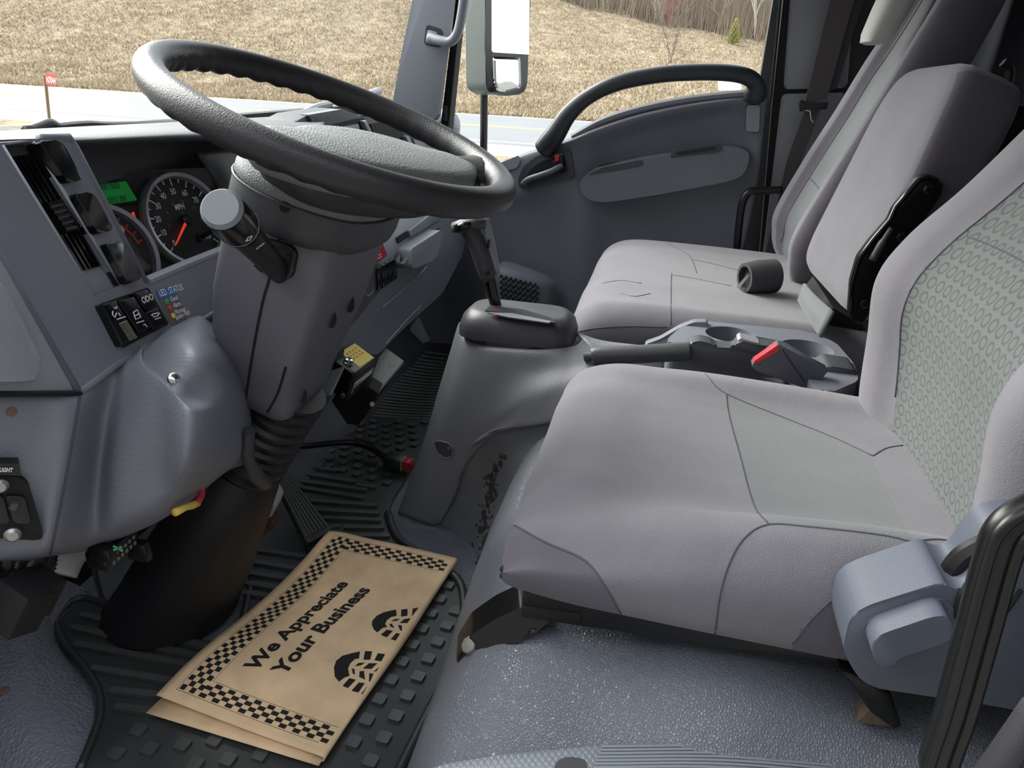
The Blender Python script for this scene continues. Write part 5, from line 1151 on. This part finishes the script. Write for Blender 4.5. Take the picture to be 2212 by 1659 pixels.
M().prism(rnd([P(1726, 222, 'x', 1.38), P(1732, 214, 'x', 1.38), P(1742, 222, 'x', 1.38), P(1790, 220, 'x', 1.38), P(1786, 236, 'x', 1.38), P(1740, 238, 'x', 1.38), P(1728, 242, 'x', 1.38)], .003), (.012, 0, 0), .003).obj('belt_tongue', black, pbelt)
M().tube([P(1740, 238, 'x', 1.378), P(1750, 240, 'x', 1.376), P(1752, 258, 'x', 1.376), P(1757, 264, 'x', 1.376)], .002, 6).obj('tongue_wire', chrome, pbelt)
fb = thing('belt_anchor_bar', 'black bent tube bar beside the passenger seat against the far door', 'bar', P(1592, 560, 'x', 1.33))
M().tube(cat([P(1690, 410, 'x', 1.33), P(1650, 412, 'x', 1.33), P(1622, 414, 'x', 1.33), P(1606, 432, 'x', 1.33), P(1597, 480, 'x', 1.33), P(1590, 560, 'x', 1.33)], 6), .0105, 10).obj('bar_tube', steel_blk, fb, angle=180)
roll = thing('rolled_seat_belt', 'rolled black lap belt lying on the passenger seat cushion', 'seat belt', P(1635, 622, 'z', .47))
ra, rb_ = P(1608, 600, 'z', .497), P(1672, 596, 'z', .500)
ax_ = (rb_-ra).normalized(); ln2 = (rb_-ra).length
M().lathe([(.024, 0), (.031, .0), (.036, ln2*.45), (.036, ln2), (.030, ln2), (.026, ln2*.45), (.024, 0)], ra, ax_, 30, caps=False).obj('belt_loop', webbing, roll, angle=60)
M().tube([P(1672, 566, 'z', .532)-ax_*0, P(1640, 568, 'z', .53), P(1612, 574, 'z', .522)], .0012, 5).obj('webbing_edge', matte_black, roll)
M().lathe([(.024, .004), (.0, .005)], ra+ax_*.006, ax_, 20, caps=False).obj('loop_core', matte_black, roll)
M().box(ra+V((-.004, 0, -.006))-ax_*.002, (.004, .006, .036), rot=Matrix.Rotation(.5, 3, 'X')).obj('belt_tongue', chrome, roll, smooth=False)
# ================================================================== SILL PLATE
scf = thing('sill_plate', 'light grey ribbed plastic sill plate along the driver door opening', 'sill plate', (-.36, -.05, .28))
zs = .288
sp_ = [P(900, 1672, 'z', .27), P(960, 1650, 'z', .276), P(1100, 1628, 'z', .284), P(1290, 1611, 'z', zs), P(1600, 1612, 'z', zs), P(1900, 1636, 'z', zs), P(2000, 1650, 'z', zs), P(2000, 1760, 'z', zs), P(1000, 1790, 'z', .27)]
plate = M().prism(rnd(sp_, .01), (0, 0, -.02), .003).obj('plate', mat('sill_plastic', (112, 118, 127), .42, [('dotsZ', 220, .4, .001)], var=(5, .05)), scf)
for i in range(7):
    f = i*7.5
    M().tube(cat([P(1300-f*.4, 1613+f, 'z', zs+.002), P(1600-f*.4, 1614+f, 'z', zs+.002), P(1990-f*.4, 1650+f, 'z', zs+.002)], 6), .0017, 6).obj('plate_rib', mat('sill_rib', (118, 124, 132), .4) if i == 0 else bpy.data.materials['sill_rib'], scf)
M().prism(rnd([P(1200, 1645, 'z', zs+.001), P(1225, 1633, 'z', zs+.001), P(1268, 1640, 'z', zs+.001), P(1270, 1665, 'z', zs+.001), P(1195, 1670, 'z', zs+.001)], .008), (0, 0, -.004)).obj('plate_hole', plastic_dk, scf)
# ================================================================== RUBBER FLOOR MATS
dm_ = thing('floor_mat', 'black ribbed and studded rubber mat in the driver footwell under the paper', 'floor mat', (.15, .5, 0))
zt = .010
dmo = [(118, 1345), (140, 1310), (168, 1290), (205, 1294), (300, 1338), (400, 1378), (460, 1388), (505, 1374), (522, 1345), (545, 1250), (520, 1130), (530, 960), (640, 870), (760, 872), (940, 906), (905, 985), (848, 1078), (838, 1108), (858, 1160), (930, 1210), (985, 1248), (1001, 1290), (998, 1360), (975, 1440), (915, 1560), (850, 1690), (480, 1690), (170, 1665), (196, 1605), (216, 1545), (212, 1490), (180, 1440), (138, 1390)]
base = [P(a, b, 'z', zt) for a, b in dmo]
M().prism(rnd(base, .012, 3), (0, 0, -.010), .003).obj('mat_base', rubber, dm_)
M().tube(cat([P(a, b, 'z', zt+.001) for a, b in ((545, 1250), (522, 1345), (505, 1376), (460, 1391), (400, 1381), (300, 1341), (205, 1297), (168, 1293), (140, 1313), (120, 1346), (138, 1390), (180, 1440), (212, 1490), (216, 1545), (196, 1605), (172, 1662))], 4), .006, 8, flat=.9).obj('mat_rim', rubber, dm_, angle=180)
M().tube(cat([P(a, b, 'z', zt+.003) for a, b in ((838, 1108), (858, 1160), (930, 1210), (985, 1248), (1001, 1290), (998, 1360), (975, 1440), (915, 1560), (850, 1690))], 4), .008, 8).obj('mat_rim', rubber, dm_, angle=180)
ribs = [((176, 1330), (446, 1401)), ((157, 1358), (437, 1424)), ((162, 1394), (413, 1441)), ((199, 1446), (390, 1478)), ((237, 1494), (357, 1507)), ((249, 1530), (352, 1544)),
        ((535, 1215), (640, 1232)), ((533, 1240), (620, 1253)), ((530, 1262), (605, 1275)), ((528, 1284), (590, 1292)), ((545, 1190), (660, 1206)),
        ((621, 1021), (769, 1044)), ((767, 1050), (813, 1056)), ((630, 1040), (793, 1062)), ((650, 1056), (786, 1079)), ((671, 1085), (816, 1095)), ((688, 1105), (820, 1112)), ((700, 1122), (823, 1127)), ((742, 1142), (830, 1143)), ((725, 1159), (843, 1161)), ((762, 1178), (843, 1180)), ((610, 1004), (730, 1020)), ((640, 1150), (735, 1140))]
for a, b in ribs:
    p0, p1 = P(a[0], a[1], 'z', zt), P(b[0], b[1], 'z', zt)
    d = (p1-p0).normalized(); s = V((-d.y, d.x, 0))*.0055
    M().prism(rnd([p0-s, p1-s, p1+s, p0+s], .004, 3), (0, 0, .006), .0).obj('rib', rubber_hi, dm_, angle=50)
# studs: one mesh shared by all
def stud_mesh():
    t = M(); t.prism(rnd([V((-.0095, -.0095, 0)), V((.0095, -.0095, 0)), V((.0095, .0095, 0)), V((-.0095, .0095, 0))], .003, 2), (0, 0, .005), 0)
    o = t.obj('stud', rubber_hi, None, angle=50); me = o.data; bpy.data.objects.remove(o); return me
sm = stud_mesh()
def stud_zone(root, poly, org, ux, pitch, skip=None, size=1.0):
    ux = V((ux[0], ux[1], 0)).normalized(); uy = V((-ux.y, ux.x, 0)); n = 0
    for i in range(-40, 41):
        for j in range(-40, 41):
            p = org+ux*(i*pitch[0]+(j % 2)*pitch[0]*.5)+uy*j*pitch[1]
            x, y = PR(p)
            if not inpoly(x, y, poly) or (skip and inpoly(x, y, skip)): continue
            o = bpy.data.objects.new('stud', sm); COL.objects.link(o); o.parent = root; o.location = p-root_off(root)
            o.rotation_euler = (0, 0, math.atan2(ux.y, ux.x)); o.scale = (size, size, 1); n += 1
    return n
paper_px = [(345, 1500), (710, 1160), (975, 1208), (695, 1632)]
n1 = stud_zone(dm_, [(640, 905), (700, 900), (925, 912), (890, 985), (845, 1050), (690, 1015), (640, 985)], V((.6, .5, zt)), (.2, 1), (.040, .031))
n2 = stud_zone(dm_, [(985, 1255), (992, 1300), (974, 1410), (903, 1550), (846, 1656), (225, 1656), (255, 1565), (330, 1565), (600, 1640), (700, 1640), (940, 1270)], V((.0, .5, zt)), (1, -.08), (.040, .036), skip=paper_px)
print('studs', n1, n2)
pm = thing('passenger_floor_mat', 'black finely ribbed rubber mat in the far passenger footwell', 'floor mat', (1.0, .6, 0))
po_ = [(700, 890), (760, 880), (800, 860), (870, 740), (990, 740), (1000, 790), (945, 915), (800, 893)]
M().prism([P(a, b, 'z', .008) for a, b in po_], (0, 0, -.008), .002).obj('mat_base', rubber, pm)
for i in range(22):
    f = i/21; y = lerp(762, 902, f**.9)
    x0 = lerp(868, 795, f); x1 = lerp(985, 938, f)
    q = cat([P(x0, y-6*(1-f)-4, 'z', .0085), P((x0+x1)/2, y+1, 'z', .0085), P(x1, y+8-4*f, 'z', .0085)], 4)
    M().tube(q, lerp(.0075, .0055, f), 6, flat=.9).obj('rib', rubber_hi, pm, angle=180)
# ================================================================== PAPER FLOOR MAT
pap = thing('paper_floor_mat', 'folded brown paper floor mat printed We Appreciate Your Business lying on the rubber mat', 'paper mat', P(650, 1400, 'z', .02))
cA, cB, cC, cD = P(338, 1506, 'z', .030), P(712, 1157, 'z', .036), P(982, 1203, 'z', .032), P(693, 1630, 'z', .031)
def bil(u, v): return cA*(1-u)*(1-v)+cB*u*(1-v)+cC*u*v+cD*(1-u)*v
def pz(u, v):
    return .004*math.sin(5.2*u+1.3)*math.cos(2.4*v)+.0035*math.sin(9*u-3*v)+.006*sstep(.35, 0, abs(u-.52))*sstep(1, .3, v)+.004*math.exp(-((v-.1)/.15)**2)*math.sin(8*u)+.006*(1-v)*sstep(.8, 1, u)
def pap_at(u, v, d=0):
    p = bil(u, v); e = .010*math.sin(3.1*u+.4)*(1 if v < .5 else .6)
    return p+V((0, 0, pz(u, v)+d))
pm_ = mat('kraft_paper', (238, 205, 164), .85, [('noise', 420, .35, .0007), ('noise', 30, .25, .004)], spec=.2, var=(26, .10))
N = 48
top_ = [[pap_at(i/N, j/24) for j in range(25)] for i in range(N+1)]
fold = []
for i in range(N+1):
    u = i/N; e = pap_at(u, 1.0); dvv = (pap_at(u, 1)-pap_at(u, .96)).normalized(); zb_ = .0185
    r_ = max(.0015, (e.z-zb_)/2)
    arc = [e+dvv*(r_*math.sin(t*math.pi/6))+V((0, 0, -r_+r_*math.cos(t*math.pi/6))) for t in range(1, 7)]
    low = []
    for j in range(24, -1, -4):
        v = j/24; p = bil(u, v); low.append(V((p.x-.012*(1-v)-.008*(1-u), p.y+.004*(1-v), zb_+.001*math.sin(7*u)+.001)))
    fold.append(arc+low)
M().grid([a+b for a, b in zip(top_, fold)]).obj('paper_sheet', pm_, pap, angle=180, solid=.0004, so=-1)
# chequered border, black squares laid on the sheet
m = M(); LEN, WID = (cB-cA).length, ((cD-cA).length+(cC-cB).length)/2
def band(u0, u1, v0, v1, nu_, nv_, par=0):
    for i in range(nu_):
        for j in range(nv_):
            if (i+j+par) % 2: continue
            a, b, c, d = u0+(u1-u0)*i/nu_, u0+(u1-u0)*(i+1)/nu_, v0+(v1-v0)*j/nv_, v0+(v1-v0)*(j+1)/nv_
            m.add([pap_at(a, c, .0008), pap_at(b, c, .0008), pap_at(b, d, .0008), pap_at(a, d, .0008)], [(0, 1, 2, 3)])
band(.045, .965, .085, .205, 46, 4)
band(.045, .105, .205, .985, 4, 19, 0)
band(.905, .965, .205, .985, 4, 19, 0)
for l in ([(.04, .075), (.97, .075), (.97, .99)], [(.04, .075), (.04, .99)], [(.11, .99), (.11, .215), (.90, .215), (.90, .99)]):
    q = []
    for a, b in zip(l, l[1:]): q += [pap_at(lerp(a[0], b[0], t/20), lerp(a[1], b[1], t/20), .0003) for t in range(20)]
    m.tube(q, .0004, 4)
m.obj('border_print', black_print, pap, smooth=False)
def solve(px, py):
    u = v = .5
    for _ in range(30):
        p = pap_at(u, v); x, y = PR(p); e = 1e-3
        x1, y1 = PR(pap_at(u+e, v)); x2, y2 = PR(pap_at(u, v+e))
        a, b, c, d = (x1-x)/e, (x2-x)/e, (y1-y)/e, (y2-y)/e; D_ = a*d-b*c; rx_, ry_ = px-x, py-y
        u += (rx_*d-b*ry_)/D_; v += (a*ry_-c*rx_)/D_
    return u, v
def line_text(s, p0, p1, hpx, bold):
    u0, v0 = solve(*p0); u1, v1 = solve(*p1)
    c = bpy.data.curves.new('t', 'FONT'); c.body = s; c.size = 1; o = bpy.data.objects.new('t', c); COL.objects.link(o)
    me = o.evaluated_get(bpy.context.evaluated_depsgraph_get()).to_mesh(); w = max(v.co.x for v in me.vertices); bpy.data.objects.remove(o)
    du_, dv_ = (u1-u0), (v1-v0); Lm = math.hypot(du_*LEN, dv_*WID)
    uh, vh = solve(*hpx); hm = math.hypot((uh-u0)*LEN, (vh-v0)*WID)
    ku = Lm/w; kh = hm/.70
    ux, vx = du_*LEN/Lm, dv_*WID/Lm; uy, vy = vx, -ux
    def fn(x, y):
        a, b = x*ku, y*kh
        return pap_at(u0+(ux*a+uy*b)/LEN, v0+(vx*a+vy*b)/WID, .0009)
    text(m, s, fn, size=1, bold=bold, res=4)
m = M()
line_text('We Appreciate', (553, 1450), (752, 1262), (527, 1437), .034)
line_text('Your Business', (614, 1459), (800, 1275), (588, 1443), .034)
m.obj('slogan', black_print, pap, smooth=False)
# boot sole prints
m = M()
def inkpoly(px):
    uv = [solve(a, b) for a, b in px]
    m.add([pap_at(min(u, .999), min(v, .998), .0009) for u, v in uv], [tuple(range(len(uv)))])
def z3(ox, oy, l): return [[(ox+a/4.159, oy+b/4.159) for a, b in q] for q in l]
boot1 = [[(815, 240), (760, 250), (700, 265), (640, 295), (600, 340), (595, 375), (615, 420), (645, 445), (690, 405), (735, 395), (715, 370), (730, 335), (770, 305), (818, 295)],
  [(860, 240), (917, 233), (915, 295), (858, 302)], [(962, 230), (1020, 222), (1008, 300), (955, 300)], [(1058, 225), (1110, 225), (1085, 292), (1040, 300)],
  [(770, 345), (800, 325), (850, 322), (820, 340)], [(843, 360), (888, 325), (970, 322), (915, 360)], [(937, 380), (985, 330), (1045, 325), (1005, 375)],
  [(752, 370), (775, 365), (800, 405), (765, 395)], [(828, 378), (865, 380), (890, 435), (850, 425)], [(922, 400), (965, 400), (985, 452), (950, 445)],
  [(675, 465), (730, 420), (785, 430), (730, 490)], [(765, 505), (815, 450), (870, 460), (815, 520)], [(860, 530), (905, 468), (960, 475), (925, 540)]]
boot2 = [[(490, 615), (420, 630), (330, 655), (275, 700), (255, 760), (262, 840), (300, 888), (350, 850), (395, 835), (382, 770), (400, 725), (440, 685), (480, 680)],
  [(535, 612), (600, 615), (580, 690), (520, 690)], [(650, 632), (715, 640), (680, 705), (618, 695)], [(755, 655), (815, 675), (770, 745), (715, 720)],
  [(442, 750), (475, 720), (535, 715), (500, 740)], [(513, 770), (570, 722), (645, 722), (592, 772)], [(607, 800), (660, 757), (740, 765), (675, 803)],
  [(415, 770), (440, 772), (445, 825), (425, 815)], [(485, 795), (525, 790), (535, 870), (482, 845)], [(572, 812), (612, 815), (625, 905), (570, 880)],
  [(332, 925), (395, 855), (452, 870), (380, 945)], [(412, 970), (478, 895), (532, 900), (475, 985)], [(500, 995), (560, 925), (618, 935), (570, 1018)]]
for q in z3(660, 1260, boot1): inkpoly(q)
m.obj('boot_print', black_print, pap, smooth=False)
m = M()
for q in z3(660, 1260, boot2): inkpoly(q)
m.obj('boot_print', black_print, pap, smooth=False)
m = M(); r = random.Random(12)
for i in range(60):
    px = 722+r.gauss(0, 16); py = 1521+r.gauss(0, 11)-(px-722)*.1; s = r.uniform(1.5, 7)
    uv = [solve(px+s*math.cos(t)*r.uniform(.6, 1.2), py+s*.7*math.sin(t)*r.uniform(.6, 1.2)) for t in (0, 1, 2, 3, 4, 5)]
    m.add([pap_at(u, v, .00035) for u, v in uv], [tuple(range(6))])
m.obj('mud_stain', mat('mud_stain', (158, 116, 66), .9), pap, smooth=False)
# ================================================================== PEDALS
ac = thing('accelerator_pedal', 'ribbed black accelerator pedal hinged at the floor beyond the paper mat', 'pedal', P(690, 1160, 'z', .02))
tlq, trq, brq, blq = P(582, 1013, 'z', .125), P(606, 1000, 'z', .125), P(718, 1146, 'z', .035), P(664, 1174, 'z', .035)
pn = (trq-tlq).cross(blq-tlq).normalized(); pn = pn if pn.z > 0 else -pn
M().prism(rnd([tlq, trq, brq, blq], .006), -pn*.012, .002).obj('pedal_pad', rubber, ac)
for i in range(7):
    f = (i+.6)/7.2; a0 = lerp(tlq, trq, f); a1 = lerp(blq, brq, f)
    M().tube([lerp(a0, a1, .04)+pn*.001, lerp(a0, a1, .93)+pn*.001], .0024, 6).obj('pedal_rib', rubber_hi, ac)
M().prism(rnd([P(655, 1178, 'z', .018), P(668, 1165, 'z', .02), P(720, 1140, 'z', .02), P(738, 1146, 'z', .018), P(735, 1158, 'z', .018), P(672, 1190, 'z', .018)], .006), (0, 0, -.008), .002).obj('pedal_hinge', rubber, ac)
bp_ = thing('brake_pedal', 'worn brake pedal with a pale metal plate partly hidden by the column tube', 'pedal', P(575, 1130, 'x', .14))
M().prism(rnd([P(560, 1080, 'x', .13), P(580, 1072, 'x', .13), P(594, 1095, 'x', .13), P(588, 1115, 'x', .13), P(560, 1130, 'x', .13)], .004), (.05, .01, 0), .003).obj('pedal_plate', mat('pale_plate', (176, 182, 176), .5), bp_)
M().tube([P(560, 1150, 'x', .15), P(585, 1130, 'x', .15), P(592, 1108, 'x', .15)], .010, 8).obj('pedal_arm', mat('rusty_arm', (84, 56, 44), .85, var=(50, .4)), bp_)
# ================================================================== WIRING
wr = thing('diagnostic_cable', 'black corrugated cable ending in a red and green connector on the rubber mat', 'cable', P(860, 1000, 'z', .02))
cp = cat([P(600, 962, 'z', .06), P(660, 962, 'z', .055), P(720, 956, 'z', .05), P(770, 956, 'z', .045), P(805, 968, 'z', .04), P(832, 986, 'z', .035)], 26)
M().tube(cp, [.0085+.0012*(1 if i % 2 else -1) for i in range(len(cp))], 10).obj('cable_sleeve', black, wr, angle=180)
cdir = (P(882, 998, 'z', .03)-P(832, 988, 'z', .03)).normalized()
rm = Matrix.Rotation(math.atan2(cdir.y, cdir.x), 3, 'Z')
cq = P(852, 997, 'z', .032)
M().box(cq, (.045, .034, .03), rot=rm, bev=.004).obj('connector_shell', mat('dark_green_plastic', (30, 44, 36), .45), wr)
M().box(cq+cdir*.0232, (.004, .030, .026), rot=rm).obj('connector_seal', mat('seal_green', (110, 150, 110), .5), wr, smooth=False)
M().box(cq+cdir*.032, (.02, .024, .022), rot=rm, bev=.002).obj('connector_face', mat('connector_red', (190, 34, 38), .4), wr, label='red connector end')
for a in (-1, 0, 1):
    for b in (-1, 1): M().box(cq+cdir*.043+rm @ V((0, a*.007, b*.005)), (.006, .004, .006), rot=rm).obj('connector_pin', bpy.data.materials['connector_red'], wr, smooth=False)
yw = thing('crimped_wire', 'yellow crimp connector on a short red wire hanging below the knee panel', 'wire', P(405, 1095, 'y', .52))
M().tube(cat([P(434, 1045, 'y', .53), P(436, 1065, 'y', .525), P(430, 1080, 'y', .52), P(420, 1088, 'y', .52)], 5), .0042, 8).obj('red_wire', mat('wire_red', (205, 50, 80), .4), yw, angle=180)
M().tube([P(428, 1086, 'y', .52), P(414, 1092, 'y', .52), P(400, 1096, 'y', .52), P(378, 1107, 'y', .52)], [.0045, .005, .0042, .005], 10).obj('crimp_sleeve', mat('crimp_yellow', (222, 190, 90), .45), yw, angle=180)
dc = thing('diagnostic_plug', 'black rectangular diagnostic plug hanging under the knee panel', 'plug', P(262, 1188, 'y', .63))
pc_ = P(262, 1186, 'y', .63); rz = Matrix.Rotation(-.06, 3, 'Y')
M().box(pc_+V((0, .012, 0)), (.062, .03, .026), rot=rz, bev=.003).obj('plug_body', black, dc)
M().box(P(222, 1192, 'y', .63), (.014, .03, .022), rot=rz, bev=.002).obj('plug_ear', black, dc); M().box(P(300, 1188, 'y', .63), (.012, .03, .03), rot=rz, bev=.002).obj('plug_ear', black, dc)
m = M()
for i in range(6):
    for j in range(2): m.box(pc_+rz @ V((-.02+.008*i, -.0035, .004-.009*j)), (.004, .002, .005))
m.obj('plug_pins', mat('pin_grey', (120, 124, 122), .4), dc, smooth=False)
for q in ([(246, 1180), (264, 1190)], [(246, 1188), (262, 1181)]):
    M().tube([P(a, b, 'y', .612) for a, b in q], .0014, 5).obj('green_wire', mat('wire_green', (110, 200, 160), .5), dc)
M().tube(cat([P(206, 1140, 'y', .65), P(200, 1190, 'y', .66), P(204, 1230, 'y', .68), P(218, 1285, 'y', .70), P(226, 1300, 'y', .70)], 5), .0032, 7).obj('plug_wire', black, dc, angle=180)
rb = thing('relay_box', 'black plastic relay box lying at the left below the knee panel', 'box', P(50, 1320, 'y', .60))
R3 = Matrix.Rotation(.45, 3, 'Y') @ Matrix.Rotation(.35, 3, 'X')
M().box(P(66, 1282, 'y', .64), (.046, .04, .046), rot=R3, bev=.003).obj('relay_body', matte_black, rb)
M().box(P(38, 1308, 'y', .63), (.04, .045, .05), rot=R3, bev=.003).obj('relay_cap', matte_black, rb)
for k, (q, r_) in enumerate((([(48, 1190), (30, 1220), (18, 1250), (-10, 1270), (-60, 1285)], .010), ([(72, 1195), (60, 1225), (40, 1250), (10, 1268), (-60, 1290)], .011), ([(20, 1190), (15, 1215), (8, 1240), (-40, 1260)], .008), ([(100, 1190), (95, 1230), (80, 1260), (60, 1268)], .012), ([(85, 1195), (82, 1230), (88, 1255)], .010))):
    cpp = cat([P(a, b, 'y', .66) for a, b in q], 10)
    o = M().tube(cpp, [r_+.0012*(1 if i % 2 else -1) for i in range(len(cpp))], 8).obj('wiring_loom', black, None, angle=180)
    tag(o, ['thin ribbed cable sleeve', 'ribbed cable sleeve looping to the relay box', 'smooth narrow cable sleeve', 'thick ribbed loom sleeve', 'short ribbed loom sleeve'][k]+[' leftmost under the knee panel', ' under the knee panel', ' at the left picture edge', ' right of the others above the relay box', ' hanging just behind the relay box'][k], 'cable')
wb = thing('air_duct', 'white plastic duct seen under the knee panel above the floor vinyl', 'duct', P(130, 1215, 'y', .74))
M().tube(cat([P(165, 1170, 'y', .74), P(140, 1200, 'y', .74), P(122, 1238, 'y', .74)], 5), [.03]*3+[.026]*8, 12).obj('duct_tube', mat('white_duct', (170, 172, 170), .5), wb, angle=180)
# vinyl floor hump at the left
lh = [[(-120, 1700, 'z', .0), (60, 1700, 'z', .0), (160, 1690, 'z', .0), (200, 1680, 'z', .0)],
      [(-120, 1560, 'z', .04), (40, 1560, 'z', .035), (140, 1560, 'z', .02), (205, 1560, 'z', .004)],
      [(-120, 1440, 'z', .06), (40, 1440, 'z', .055), (110, 1430, 'z', .035), (190, 1480, 'z', .004)],
      [(-120, 1340, 'z', .06), (30, 1345, 'z', .055), (90, 1335, 'z', .035), (125, 1380, 'z', .004)],
      [(-120, 1280, 'z', .06), (60, 1290, 'z', .05), (110, 1262, 'z', .045), (180, 1290, 'z', .004)],
      [(-120, 1260, 'z', .06), (90, 1256, 'z', .05), (126, 1248, 'z', .045), (200, 1278, 'z', .004)]]
M().grid(patch(lh, 5, 6)).obj('floor_hump', mat('hump_vinyl', (112, 114, 124), .42, [('grain', 260, .9, .0022)], var=(8, .12)), floor_o, angle=180)
M().lathe([(.008, 0), (.006, .003)], P(8, 1492, 'z', .05), (0, 0, 1), 10).obj('floor_plug', bpy.data.materials['rust_plug'], floor_o)
